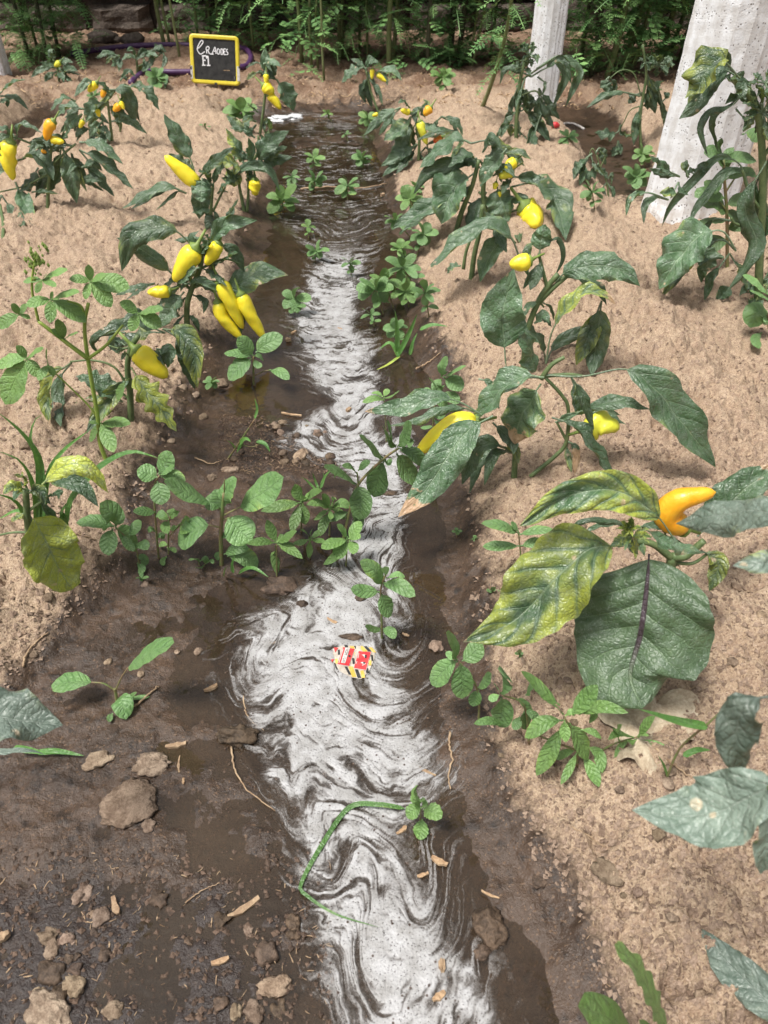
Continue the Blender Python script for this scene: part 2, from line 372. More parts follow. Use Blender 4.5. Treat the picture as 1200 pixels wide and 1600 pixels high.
# ------------------------------------------------------------------ object helpers
def mesh(name, verts, faces, mat, smooth=True, uvs=None):
    me = bpy.data.meshes.new(name); me.from_pydata([tuple(map(float, v)) for v in verts], [], faces)
    if mat is not None: me.materials.append(mat)
    if smooth: me.polygons.foreach_set('use_smooth', [True]*len(me.polygons))
    if uvs is not None:
        lay = me.uv_layers.new(name='UVMap'); li = np.empty(len(me.loops), np.int32); me.loops.foreach_get('vertex_index', li)
        lay.data.foreach_set('uv', np.asarray(uvs, np.float32)[li].ravel())
    me.update(); return me
def obj(name, me, parent=None, loc=None, color=None):
    o = bpy.data.objects.new(name, me); COL.objects.link(o)
    if parent is not None: o.parent = parent
    if loc is not None: o.location = [float(q) for q in loc]
    if color is not None: o.color = (*color, 1)
    return o
def tag(o, label, cat, group=None):
    o['label'] = label; o['category'] = cat
    if group: o['group'] = group
    return o
def thing(name, label, cat, loc, group=None):
    o = bpy.data.objects.new(name, None); COL.objects.link(o); o.location = [float(q) for q in loc]; o.empty_display_size = .02
    return tag(o, label, cat, group)
def kind(o, k): o['kind'] = k; return o
def catmull(P, n):
    P = np.asarray(P, float)
    if len(P) == 2: return P[0]+(P[1]-P[0])*np.linspace(0, 1, n)[:, None]
    Q = np.vstack([2*P[0]-P[1], P, 2*P[-1]-P[-2]]); seg = np.linalg.norm(np.diff(P, axis=0), axis=1); cum = np.concatenate([[0], np.cumsum(seg)])/max(seg.sum(), 1e-9)
    out = []
    for u in np.linspace(0, 1, n):
        i = min(max(np.searchsorted(cum, u, 'right')-1, 0), len(P)-2); t = (u-cum[i])/max(cum[i+1]-cum[i], 1e-9)
        a, b, c, d = Q[i:i+4]
        out.append(.5*((2*b)+(-a+c)*t+(2*a-5*b+4*c-d)*t*t+(-a+3*b-3*c+d)*t**3))
    return np.array(out)
def unit(v): return v/max(np.linalg.norm(v), 1e-9)
def tube(pts, radii, sides=6, cap=True):
    P = np.asarray(pts); n = len(P); T = np.gradient(P, axis=0)
    ref = np.array((.13, .21, .97)) if abs(unit(T.mean(0))[2]) < .9 else np.array((.9, .4, .1))
    V = []; F = []
    for i in range(n):
        t = unit(T[i]); a = unit(np.cross(t, ref)); b = np.cross(t, a)
        for k in range(sides):
            an = 2*math.pi*k/sides; V.append(P[i]+radii[i]*(a*math.cos(an)+b*math.sin(an)))
    for i in range(n-1):
        for k in range(sides):
            k2 = (k+1) % sides; F.append((i*sides+k, i*sides+k2, (i+1)*sides+k2, (i+1)*sides+k))
    if cap: F.append(tuple(range(sides))[::-1]); F.append(tuple((n-1)*sides+k for k in range(sides)))
    return V, F
def box(lo, hi):
    x0, y0, z0 = lo; x1, y1, z1 = hi
    V = [(x0, y0, z0), (x1, y0, z0), (x1, y1, z0), (x0, y1, z0), (x0, y0, z1), (x1, y0, z1), (x1, y1, z1), (x0, y1, z1)]
    return V, [(0, 3, 2, 1), (4, 5, 6, 7), (0, 1, 5, 4), (1, 2, 6, 5), (2, 3, 7, 6), (3, 0, 4, 7)]
def merge(parts):
    V = []; F = []
    for v, f in parts:
        o = len(V); V += [tuple(q) for q in v]; F += [tuple(i+o for i in q) for q in f]
    return V, F

# ------------------------------------------------------------------ the setting: ground, water, foam
def grid_mesh(name, X, Y, Z, mat, keep=None, attrs=None):
    r, c = X.shape; idx = np.arange(r*c).reshape(r, c)
    q = np.stack([idx[:-1, :-1], idx[:-1, 1:], idx[1:, 1:], idx[1:, :-1]], -1).reshape(-1, 4)
    V = np.stack([X, Y, Z], -1).reshape(-1, 3)
    at_ = {k: a.ravel() for k, a in (attrs or {}).items()}
    if keep is not None:
        k = keep.ravel(); q = q[k[q].any(1)]
        used = np.unique(q); remap = np.full(r*c, -1); remap[used] = np.arange(len(used)); V = V[used]; q = remap[q]
        at_ = {n_: a[used] for n_, a in at_.items()}
    me = bpy.data.meshes.new(name)
    me.vertices.add(len(V)); me.vertices.foreach_set('co', V.astype(np.float32).ravel())
    me.loops.add(q.size); me.loops.foreach_set('vertex_index', q.astype(np.int32).ravel())
    me.polygons.add(len(q)); me.polygons.foreach_set('loop_start', np.arange(0, q.size, 4, dtype=np.int32)); me.polygons.foreach_set('loop_total', np.full(len(q), 4, np.int32))
    me.polygons.foreach_set('use_smooth', np.ones(len(q), bool)); me.materials.append(mat)
    for n_, a in at_.items():
        A = me.attributes.new(n_, 'FLOAT', 'POINT'); A.data.foreach_set('value', a.astype(np.float32))
    me.update(calc_edges=True); return me
def rows(y0, y1, d0):
    y = [y0]
    while y[-1] < y1: y.append(y[-1]+d0*max(y[-1], .75)/.75)
    return np.array(y)
ys = np.concatenate([np.array([-12, -6, -3, -1.5, -.8, -.4, -.2, -.1, 0, .05, .1, .15, .2]), rows(.22, 6.9, .0036), np.array([7.2, 7.8, 9, 12, 18, 30, 60, 120])])
u = np.linspace(-1, 1, 600); side = np.array([1.04, 1.12, 1.25, 1.5, 2, 3, 5, 9, 18, 40]); u = np.concatenate([-side[::-1], u, side])
hw = .42+.46*np.clip(ys, 0, 7)
X = hw[:, None]*u[None, :]; Y = np.repeat(ys[:, None], len(u), 1)
X = X+np.where(np.abs(u) < 1, .0008, 0)*noise(X*300, Y*300, 2)
Zb = height(X, Y); Z = Zb+detail(X, Y, Zb)
wetn = .012*fbm(X*9, Y*9, 3, 77)
zz = Zb+wetn
wet = 1-sstep(.008, .070, zz+.012*noise(X*3, Y*3, 78))
mulch = sstep(4.2, 4.8, Y+.25*fbm(X*3, Y*3, 3, 88))*(.55+.45*sstep(-.3, .3, fbm(X*6, Y*6, 3, 89)))
wet = np.maximum(wet, .55*(1-sstep(.0, .5, np.abs(Y-4.4)))*sstep(-.9, -.5, X)*(1-sstep(.0, .3, X)))
muck = (1-sstep(-.02, .02, Y-flat(0, 1395)[1]-.10*np.clip(-.12-X, -1, .12)+.015*fbm(X*12, Y*12, 3, 91)))*(1-sstep(-.16, -.08, X))
obj_ = kind(obj('ground', grid_mesh('ground', X, Y, Z, M['soil'], attrs={'wet': wet, 'mulch': mulch, 'muck': muck})), 'structure')
yw = np.concatenate([np.linspace(-.6, .2, 5), rows(.22, 4.6, .02)]); uw = np.linspace(-2.4, 1.35, 120)
XW, YW = np.meshgrid(uw, yw)
kind(obj('irrigation_water', grid_mesh('irrigation_water', XW, YW, 0*XW+WATER+.0004*noise(XW*20, YW*20, 4), M['water'])), 'structure')

FL = table([(1640, 530), (1500, 505), (1440, 488), (1380, 470), (1320, 478), (1260, 455), (1200, 420), (1140, 385), (1080, 362), (1020, 352), (960, 405), (920, 455), (880, 515), (840, 555),
            (800, 572), (760, 556), (720, 490), (690, 440), (660, 450), (630, 515), (600, 485), (560, 465), (520, 452), (470, 462), (430, 486), (400, 488), (370, 470), (340, 450), (300, 450), (270, 460), (235, 470), (205, 455), (190, 435), (172, 430)], 0)
FR = table([(1640, 800), (1500, 752), (1440, 722), (1380, 700), (1320, 690), (1260, 685), (1200, 690), (1140, 668), (1080, 650), (1020, 632), (960, 646), (920, 636), (880, 632), (840, 628),
            (800, 638), (760, 645), (720, 645), (690, 635), (660, 605), (630, 600), (600, 592), (560, 590), (520, 575), (470, 570), (430, 574), (400, 580), (370, 592), (340, 596), (300, 590), (270, 580), (235, 565), (205, 560), (190, 565), (172, 560)], 0)
yf = rows(.26, 4.48, .0019); uf = np.linspace(-.62, .62, 330)
fc = (np.interp(yf, *FL)+np.interp(yf, *FR))/2; fh = np.maximum((np.interp(yf, *FR)-np.interp(yf, *FL))/2, .03)
XF = fc[:, None]+(fh[:, None]*1.5+.02)*uf[None, :]*1.25; YF = np.repeat(yf[:, None], len(uf), 1)
def foam_field(X, Y):
    fcx = (np.interp(Y, *FL)+np.interp(Y, *FR))/2; fhx = np.maximum((np.interp(Y, *FR)-np.interp(Y, *FL))/2, .03)
    v = (X-fcx)/fhx
    qx, qy = X.copy(), Y.copy()
    for cx, cy, r, s in [(555, 1040, 150, 2.6), (590, 925, 75, -3.2), (520, 965, 70, 2.6), (405, 1060, 80, 2.6), (545, 1320, 85, -2.8), (600, 1250, 70, 1.8), (620, 1420, 90, 2.2), (690, 1380, 80, -2.0), (650, 1540, 110, -2.2),
                         (560, 1520, 70, 2.4), (600, 760, 60, 2.2), (590, 850, 50, -2.4), (500, 690, 60, 2.0), (560, 640, 60, -1.2), (500, 365, 40, 2.2), (570, 350, 35, -2.2), (480, 1160, 60, -1.6), (640, 1160, 60, 2.0)]:
        x0, y0 = flat(cx, cy); t0 = -CAMH/ray(cx, cy)[2]; rr = r*t0/FPX*1.15
        dx, dy = qx-x0, (qy-y0)*.8; d = np.sqrt(dx*dx+dy*dy); a = .45*s*np.exp(-(d/rr)**2*1.6)
        ca, sa = np.cos(a), np.sin(a); qx, qy = x0+dx*ca-dy*sa, y0+(dx*sa+dy*ca)/.8
    wx = .020*fbm(qx*11, qy*11, 3, 101); wy = .020*fbm(qx*11, qy*11, 3, 102)
    qx = qx+wx+.005*fbm(X*38, Y*38, 2, 121); qy = qy+wy+.005*fbm(X*38, Y*38, 2, 122)
    vq = (qx-fcx)/fhx
    yy = qy-.045*vq*vq
    near = 1-sstep(1.5, 2.0, Y)
    s1 = fbm(qx*10+3, yy*44, 4, 111, .62); s2 = fbm(qx*22, yy*105, 3, 112, .6); s3 = fbm(qx*6, qy*8, 3, 113)
    rid = 1-np.abs(fbm(qx*7, yy*30, 3, 117))*2.2
    pat = .88+.40*s1+.42*s2+.34*s3-.26*sstep(.55, .98, rid)+.30*fbm(X*26, Y*26, 3, 131)
    edge = 1-sstep(.66, 1.05, np.abs(v)+.36*s3+.20*s2)
    wisps = (1-sstep(.95, 1.6, np.abs(v)+.25*s3))*sstep(.10, .55, s1+.5*s2)*.62
    thin = 1-.75*sstep(2.45, 2.65, Y)
    f = edge*(.15+.85*sstep(.12, 1.02, pat))
    f = np.where(thin < .999, f*np.maximum(thin, sstep(4.02, 4.15, Y)*.50)*sstep(.45, .9, pat+.2)*(1-sstep(2.95, 3.1, Y)*(1-sstep(4.0, 4.1, Y))), f)
    # dark water carried in along the right side near the camera
    xa, ya = flat(650, 1340); dk = np.exp(-(((X-xa)/.05)**2+((Y-ya)/.06)**2))
    f = f*(1-.6*dk*sstep(-.1, .3, s3+.2))
    f = np.where(Y > 3.9, np.maximum(f, wisps)*sstep(.05, .5, fbm(X*7, Y*12, 3, 141)+.35), np.maximum(f, wisps))
    return np.clip(f, 0, 1)
foam = foam_field(XF, YF)
ZF = WATER+.0016+.0022*foam+.0006*noise(XF*60, YF*60, 8)*foam
land = height(XF, YF)
kind(obj('floating_foam', grid_mesh('floating_foam', XF, YF, np.maximum(ZF, land+.0022), M['foam'], keep=(foam > .03) & (land < .010), attrs={'foam': foam})), 'stuff')
FOAM_LABEL = bpy.data.objects['floating_foam']; FOAM_LABEL['label'] = 'white swirling foam drifting down the flooded furrow'; FOAM_LABEL['category'] = 'foam'

# ------------------------------------------------------------------ block wall behind
rnd = random.Random(5)
WY = 6.55
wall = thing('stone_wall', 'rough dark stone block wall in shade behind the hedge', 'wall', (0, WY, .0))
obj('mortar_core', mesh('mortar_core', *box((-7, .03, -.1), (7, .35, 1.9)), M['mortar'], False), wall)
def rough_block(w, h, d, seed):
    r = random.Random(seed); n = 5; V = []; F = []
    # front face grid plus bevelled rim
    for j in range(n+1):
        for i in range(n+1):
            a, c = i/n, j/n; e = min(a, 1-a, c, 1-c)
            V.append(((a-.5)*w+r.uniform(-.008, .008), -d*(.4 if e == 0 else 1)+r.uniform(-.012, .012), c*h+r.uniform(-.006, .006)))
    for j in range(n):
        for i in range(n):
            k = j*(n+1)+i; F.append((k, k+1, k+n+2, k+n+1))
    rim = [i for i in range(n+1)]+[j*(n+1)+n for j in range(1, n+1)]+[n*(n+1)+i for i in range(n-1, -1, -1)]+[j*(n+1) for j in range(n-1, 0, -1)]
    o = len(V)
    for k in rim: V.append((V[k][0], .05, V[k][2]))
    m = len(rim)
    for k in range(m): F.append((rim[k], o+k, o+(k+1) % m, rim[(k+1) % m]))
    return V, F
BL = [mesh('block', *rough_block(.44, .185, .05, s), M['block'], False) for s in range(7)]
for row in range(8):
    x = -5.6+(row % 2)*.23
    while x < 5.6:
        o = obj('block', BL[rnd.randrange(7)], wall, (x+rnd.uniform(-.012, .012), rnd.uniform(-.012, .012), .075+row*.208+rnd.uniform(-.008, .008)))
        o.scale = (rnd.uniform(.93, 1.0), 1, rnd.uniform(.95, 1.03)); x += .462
def rock_mesh(name, seed, rx, ry, rz, mat, sub=3, rough=.28, flatb=True):
    import bmesh
    bm = bmesh.new(); bmesh.ops.create_icosphere(bm, subdivisions=sub, radius=1.0)
    P = np.array([v.co for v in bm.verts])
    k = 1+rough*fbm(P[:, 0]*1.3+seed*7.1+P[:, 2], P[:, 1]*1.3+P[:, 2]*.7, 3, seed)+.16*noise(P[:, 0]*4+P[:, 2]*3, P[:, 1]*4+seed, seed+9)+.09*noise(P[:, 0]*10+P[:, 2]*6, P[:, 1]*10-P[:, 2]*5+seed, seed+19)
    P = P*k[:, None]*np.array((rx, ry, rz))
    if flatb: P[:, 2] = np.where(P[:, 2] < -.35*rz, -.35*rz, P[:, 2])
    for v, p in zip(bm.verts, P): v.co = p
    me = bpy.data.meshes.new(name); bm.to_mesh(me); bm.free(); me.materials.append(mat)
    me.polygons.foreach_set('use_smooth', [True]*len(me.polygons)); return me
for k, (px, py, r, lab) in enumerate([(160, 62, .075, 'widest pale rock lying at the foot of the stone wall'), (208, 64, .06, 'rounded rock beside the widest rock at the foot of the stone wall'), (183, 62, .035, 'small rock between two larger rocks at the wall foot')]):
    p = ground(px, py+4); p[1] = min(p[1], WY-.16)
    p[2] = float(height(p[0], p[1]))
    tag(obj('wall_rock', rock_mesh('wall_rock', 40+k, r*1.25, r, r*.75, M['block']), None, p+np.array((0, 0, r*.3))), lab, 'rock', 'rocks at the wall foot')

# ------------------------------------------------------------------ concrete posts
def post(name, label, px, py, w, d, top, yaw, lean=0.0):
    p = ground(px, py); h = top; V = []; F = []
    # section with grooves along the front face, widening slightly to the foot
    sec = [(-.5, -.26), (-.34, -.42), (-.20, -.47), (-.14, -.5), (.0, -.5), (.10, -.5), (.16, -.475), (.24, -.47), (.28, -.445), (.40, -.44), (.5, -.34), (.5, .42), (.42, .5), (-.42, .5), (-.5, .42)]
    zs = np.concatenate([np.linspace(-.2, 1.0, 60), np.linspace(1.05, h, 14)])
    n = len(sec)
    for z in zs:
        g = 1+.10*math.exp(-max(z, 0)/.12)
        for i, (a, c) in enumerate(sec):
            j = float(noise(z*14+i*3.7, i*5.1, 70))*.012+float(noise(z*55+i*7.7, i*2.1, 71))*.006
            if i in (0, 10, 11, 14): j += -.05*max(0, float(noise(z*9, i*9.3, 73))-.1)
            x, y = a*w*g*(1+j), c*d*g*(1+j)
            V.append((x+lean*z, y, z))
    for r in range(len(zs)-1):
        for i in range(n):
            i2 = (i+1) % n; F.append((r*n+i, r*n+i2, (r+1)*n+i2, (r+1)*n+i))
    F.append(tuple((len(zs)-1)*n+i for i in range(n)))
    o = obj(name, mesh(name, V, F, M['concrete'], False), None, p+np.array((0, d*.5, 0)))
    o.rotation_euler = (0, 0, yaw); return tag(o, label, 'post', 'concrete posts')
post('concrete_post', 'thick pitted whitewashed concrete post standing behind the wilted pepper plant', 1090, 345, .245, .20, 2.6, math.radians(16), .035)
post('concrete_post', 'slim white concrete post standing in the middle of the far bed', 846, 168, .125, .11, 2.4, math.radians(14), .01)
post('concrete_post', 'pale post cut off by the edge beside the leafy hedge', -12, 122, .13, .12, 2.4, 0)

# ------------------------------------------------------------------ hedge of feathery shrubs
def sprig(r, L, nl, leaf, droop=.5, wide=.42):
    """a pinnate leaf: rachis and paired leaflets, local +X is outward, returns verts, faces, uv"""
    V = []; F = []; U = []
    pts = [np.array((L*s, 0, -droop*L*s*s)) for s in np.linspace(0, 1, nl+1)]
    def quad(a, b, c, d):
        o = len(V); V.extend([a, b, c, d]); F.append((o, o+1, o+2, o+3)); U.extend([(.1, .5), (.5, .2), (.9, .5), (.5, .8)])
    for i in range(nl):
        t = unit(pts[i+1]-pts[i]); w = np.array((0, .0015, 0))
        quad(pts[i]-w, pts[i+1]-w, pts[i+1]+w, pts[i]+w)
        k = math.sin(math.pi*(i+1.2)/(nl+1.6))**.5
        for sgn in (-1, 1):
            d = unit(np.array((.45, sgn, r.uniform(-.35, .15)))); l = leaf*k*r.uniform(.85, 1.1); sd = unit(np.cross(d, (0, 0, 1)))*l*wide*.5
            b = pts[i]+t*.3*np.linalg.norm(pts[i+1]-pts[i]); m = b+d*l*.5
            quad(b, m-sd, b+d*l, m+sd)
    return np.array(V), F, U
SPR = {}
for q in range(6):
    r_ = random.Random(q)
    SPR['fine', q] = sprig(r_, .14, 12, .029, r_.uniform(.2, .7), .34)
    SPR['broad', q] = sprig(r_, .11, 4, .046, r_.uniform(.2, .5), .62)
def crown(name, parent, spots, style, seed, mat, yel=0.05):
    r = random.Random(seed); Vs = []; Fs = []; Us = []; off = 0
    for p, s in spots:
        V, F, U = SPR[style if style != 'mixed' else r.choice(['fine', 'broad']), r.randrange(6)]
        R = (Matrix.Rotation(r.uniform(0, 6.283), 3, 'Z') @ Matrix.Rotation(r.uniform(-.5, .5), 3, 'Y') @ Matrix.Rotation(r.uniform(-.4, .4), 3, 'X'))
        Vs.append((V*s) @ np.array(R).T+np.asarray(p)); Fs += [tuple(i+off for i in f) for f in F]; Us += U; off += len(V)
    return kind(obj(name, mesh(name, np.vstack(Vs), Fs, mat, True, Us), parent, color=(yel, 0, r.uniform(.8, 1.15))), 'stuff')
def shrub(label, stems, style, n, seed, zlo=.1, zhi=1.9, spread=.28, scale=1.0, smat='hedge_stem', yel=.05):
    """stems: list of (px, py of foot, radius, lean x)"""
    r = random.Random(seed); roots = [ground(a, b) for a, b, *_ in stems]
    t = thing('feathery_shrub', label, 'shrub', roots[0], 'shrubs along the wall')
    base = roots[0]; lines = []
    for (px, py, rad, lean), p in zip(stems, roots):
        H = r.uniform(1.7, 2.2); pts = [p+np.array((lean*z+.03*math.sin(z*4+r.random()*6)*z, .02*z*r.uniform(-1, 1), z)) for z in np.linspace(-.04, H, 9)]
        lines.append(np.array(pts)); c = catmull(np.array(pts)-base, 16)
        obj('stem', mesh('stem', *tube(c, np.linspace(rad, rad*.45, 16), 6), M[smat]), t)
    spots = []
    for k_ in range(int(n*2.4)):
        L = r.choice(lines); z = (zlo+(.62-zlo)*r.random() if k_ % 3 < 1 else .55+(zhi-.55)*r.random())
        k = np.interp(z, L[:, 2]-L[0, 2], np.arange(len(L))); i = int(min(k, len(L)-2)); p = L[i]+(L[i+1]-L[i])*(k-i)
        a = r.uniform(0, 6.283); d = spread*(1.0 if z < .6 else 1.5)*r.random()**.7
        spots.append((p-base+np.array((math.cos(a)*d, math.sin(a)*d*.8, r.uniform(-.06, .06))), scale*r.uniform(.8, 1.4)))
    crown('foliage', t, spots, style, seed, M['hedge_leaf'], yel); return t
shrub('dense dark feathery shrub at the left beside the cut-off post', [(45, 92, .013, .0), (75, 95, .012, .05)], 'fine', 320, 1, .0, 1.9, .30, 1.0, 'dark_stem', .0)
shrub('dark feathery shrub left of the bare stone blocks', [(92, 88, .012, .02), (60, 80, .011, -.04)], 'fine', 230, 2, .12, 1.9, .22, .9, 'dark_stem', .0)
shrub('clump of three pale green stalks in front of the bare stone wall', [(258, 74, .014, -.05), (266, 74, .010, -.03), (281, 90, .009, -.03)], 'fine', 40, 3, .30, 1.9, .22, .7, 'hedge_stem', .2)
shrub('leafy shrub with broad leaflets directly behind the chalkboard sign', [(310, 72, .010, .02), (345, 66, .008, .0), (330, 60, .009, .03)], 'mixed', 230, 4, .02, 1.9, .24, .9)
shrub('feathery shrub just right of the chalkboard sign', [(396, 78, .010, .0), (418, 70, .012, -.02)], 'mixed', 210, 5, .0, 1.9, .25, .95)
shrub('green bamboo-like stalks behind the end of the furrow', [(471, 98, .013, .0), (487, 103, .010, .01), (497, 105, .007, .02), (507, 124, .007, .0)], 'mixed', 150, 6, .05, 1.9, .24, .9, 'hedge_stem')
shrub('pair of stalks with light leaflets right of the bamboo-like stalks', [(530, 92, .012, .0), (536, 88, .011, .02), (562, 85, .010, .0)], 'mixed', 190, 7, .05, 1.9, .26, .9)
shrub('pale thick double stalk with feathery leaves at the middle of the hedge', [(608, 106, .016, .02), (615, 98, .013, .04), (575, 95, .009, .0)], 'fine', 200, 8, .05, 1.9, .28, 1.0, 'hedge_stem', .12)
shrub('dark trunked leafy shrub left of the slim white post', [(702, 92, .020, .06), (716, 96, .016, .08), (668, 105, .012, .0)], 'mixed', 300, 9, .0, 1.9, .30, 1.0, 'dark_stem')
shrub('slanting green stems with round leaflets beside the slim white post', [(733, 104, .008, .08), (737, 105, .009, .16), (765, 95, .010, .03)], 'mixed', 170, 10, .05, 1.9, .26, .9)
shrub('dense dark feathery shrub just right of the slim white post', [(905, 112, .013, .02), (925, 118, .012, .0)], 'fine', 300, 11, .02, 1.9, .27, 1.0, 'dark_stem', .0)
shrub('thick slanting green trunk with feathery leaves between the two white posts', [(948, 122, .019, .12), (975, 112, .022, .10), (990, 105, .013, .12)], 'mixed', 280, 12, .10, 1.9, .34, 1.05)
shrub('row of slanting green stems left of the thick pitted post', [(1030, 100, .018, .08), (1045, 92, .015, .16), (1062, 95, .017, .12)], 'mixed', 280, 13, .10, 1.9, .34, 1.0)
shrub('dark leafy shrub showing past the right side of the thick post', [(1195, 130, .013, .02), (1225, 125, .013, .0)], 'mixed', 240, 14, .05, 1.9, .30, 1.0, 'dark_stem')
# one slim sapling nearer than the hedge
sap = ground(752, 172); t = thing('feathery_sapling', 'slim leaning sapling with feathery leaves left of the slim white post', 'sapling', sap)
pts = [at(752, 172, hit(752, 172))-sap, at(768, 130, hit(752, 172)-.13)-sap, at(785, 75, hit(752, 172)-.32)-sap, at(795, 30, hit(752, 172)-.45)-sap, at(803, -30, hit(752, 172)-.6)-sap]
c = catmull(pts, 14); obj('stem', mesh('stem', *tube(c, np.linspace(.011, .006, 14), 6), M['hedge_stem']), t)
r_ = random.Random(3); crown('foliage', t, [(c[r_.randrange(5, 14)]+np.array((r_.uniform(-.03, .03), r_.uniform(-.03, .03), 0)), r_.uniform(.9, 1.3)) for _ in range(17)], 'fine', 3, M['hedge_leaf'])

# ------------------------------------------------------------------ hose
def px_curve(rowsp, lift):
    return np.array([ground(a, b)+np.array((0, 0, lift)) for a, b in rowsp])
hp = px_curve([(112, 90), (150, 84), (190, 79), (240, 76), (290, 76), (335, 78), (378, 80), (392, 92), (388, 107), (372, 112), (330, 117), (270, 119), (232, 117), (218, 125), (206, 136)], .02)
c = catmull(hp, 90); rad = np.full(90, .0165)
o = obj('garden_hose', mesh('garden_hose', *tube(c-hp[0], rad, 10), M['hose']), None, hp[0]); tag(o, 'purple garden hose looped along the wall behind the chalkboard sign', 'hose')

# ------------------------------------------------------------------ chalkboard sign
def sign():
    p = ground(338, 136); tt = hit(338, 136); s = tt/FPX*.985
    t = thing('chalkboard_sign', 'small black chalkboard with worn yellow frame stuck in the bed end', 'sign', p)
    e = Vector((0, 0, 0)); W2, H2 = 76*s, 67*s
    rot = Matrix.Rotation(math.radians(3.2), 4, 'Y') @ Matrix.Rotation(math.radians(-12), 4, 'X')
    def put(o): o.matrix_parent_inverse = Matrix(); o.matrix_local = Matrix.Translation((0, 0, .012)) @ rot; return o
    f = .0052*4.2*.9; V, F = [], []
    def ring(hw, z0, z1, y, rc):
        out = []
        for cx, cz, a0 in ((hw-rc, z1-rc, 0), (-hw+rc, z1-rc, 90), (-hw+rc, z0+rc, 180), (hw-rc, z0+rc, 270)):
            for k in range(4):
                a = math.radians(a0+k*30); out.append((cx+rc*math.cos(a), y, cz+rc*math.sin(a)))
        return out
    rings = [ring(W2/2, 0, H2, .009, .02), ring(W2/2, 0, H2, -.006, .02), ring(W2/2-.006, .006, H2-.006, -.010, .016), ring(W2/2-f+.003, f-.003, H2-f+.003, -.009, .008), ring(W2/2-f, f, H2-f, -.003, .006)]
    V = [q for rg in rings for q in rg]
    for k in range(len(rings)-1):
        for i in range(16): F.append((k*16+i, k*16+(i+1) % 16, (k+1)*16+(i+1) % 16, (k+1)*16+i))
    F.append(tuple(range(16)))
    put(obj('frame', mesh('frame', V, F, M['frame'], False), t))
    put(obj('board', mesh('board', *box((-W2/2+f*.8, -.004, f*.8), (W2/2-f*.8, .006, H2-f*.8)), M['board'], False), t))
    # worn patches of the frame
    parts = []
    for (x0, z0, x1, z1) in ((-W2/2-.001, .09*H2, -W2/2+.010, .36*H2), (W2/2-.013, .10*H2, W2/2+.001, .40*H2)):
        parts.append(box((x0, -.0112, z0), (x1, .004, z1)))
    put(obj('worn_patch', mesh('worn_patch', *merge(parts), M['white'], False), t))
    put(obj('frame_nick', mesh('frame_nick', *merge([box((-.006, -.0116, -.001), (.008, .004, .009)), box((W2/2-.004, -.0118, .36*H2), (W2/2+.002, .004, .40*H2)), box((-W2/2-.002, -.0118, .28*H2), (-W2/2+.007, .004, .34*H2)), box((-W2/2-.002, -.0118, .12*H2), (-W2/2+.004, .004, .18*H2))]), M['black'], False), t))
    for x in (-W2*.42, W2*.40):
        obj('stake', mesh('stake', *tube(np.array([(x, .004, .05), (x, .01, -.10)]), [.0035, .003], 6), M['black']), t)
    # hand lettering, traced from the photograph: coordinates in the 1200 x 900 close-up (x 0..1, z 0..1 of the frame)
    def S(*q): return [((x-560)/760*W2, (805-y)/660*H2) for x, y in q]
    big = [S((300, 335), (330, 320), (385, 262), (385, 232), (362, 232), (318, 290), (296, 345), (318, 392), (350, 408), (410, 372)),
           S((432, 320), (438, 358), (440, 395)), S((432, 318), (465, 302), (482, 322), (465, 346), (440, 352)), S((458, 352), (482, 392), (520, 400), (548, 396)),
           S((520, 398), (548, 345), (572, 305), (580, 350), (584, 392)), S((552, 360), (580, 355)),
           S((610, 325), (600, 360), (612, 392), (632, 388), (640, 350), (626, 325), (610, 325)), S((662, 322), (660, 360), (664, 396), (686, 388), (694, 352), (682, 326), (662, 322)),
           S((735, 318), (706, 324), (706, 358), (708, 396), (738, 390)), S((706, 358), (730, 354)), S((768, 322), (748, 330), (750, 352), (766, 366), (764, 388), (742, 394))]
    small = [S((378, 432), (378, 552)), S((362, 432), (428, 428), (430, 448)), S((378, 488), (416, 486)), S((358, 554), (412, 552)), S((432, 462), (456, 432), (458, 552)), S((432, 554), (488, 550))]
    for name, strokes, w in (('lettering', big, .0042), ('code_lettering', small, .0058)):
        pr = []
        for st in strokes:
            cc = catmull(np.array([(x, 0, z) for x, z in st]), 4*len(st)); V = []; F = []
            T = np.gradient(cc, axis=0)
            for i, q in enumerate(cc):
                tn = unit(T[i]); nn = np.array((-tn[2], 0, tn[0]))*w*.5
                V += [q+nn+np.array((0, -.0066, 0)), q-nn+np.array((0, -.0066, 0)), q+nn+np.array((0, -.004, 0)), q-nn+np.array((0, -.004, 0))]
            for i in range(len(cc)-1):
                a = i*4; b_ = a+4; F += [(a, a+1, b_+1, b_), (a, b_, b_+2, a+2), (a+1, a+3, b_+3, b_+1)]
            pr.append((V, F))
        put(obj(name, mesh(name, *merge(pr), M['chalk'], False), t))
    put(obj('scratch', mesh('scratch', *box((W2*.17, -.0052, H2*.30), (W2*.30, -.004, H2*.31)), M['wood'], False), t))
sign()

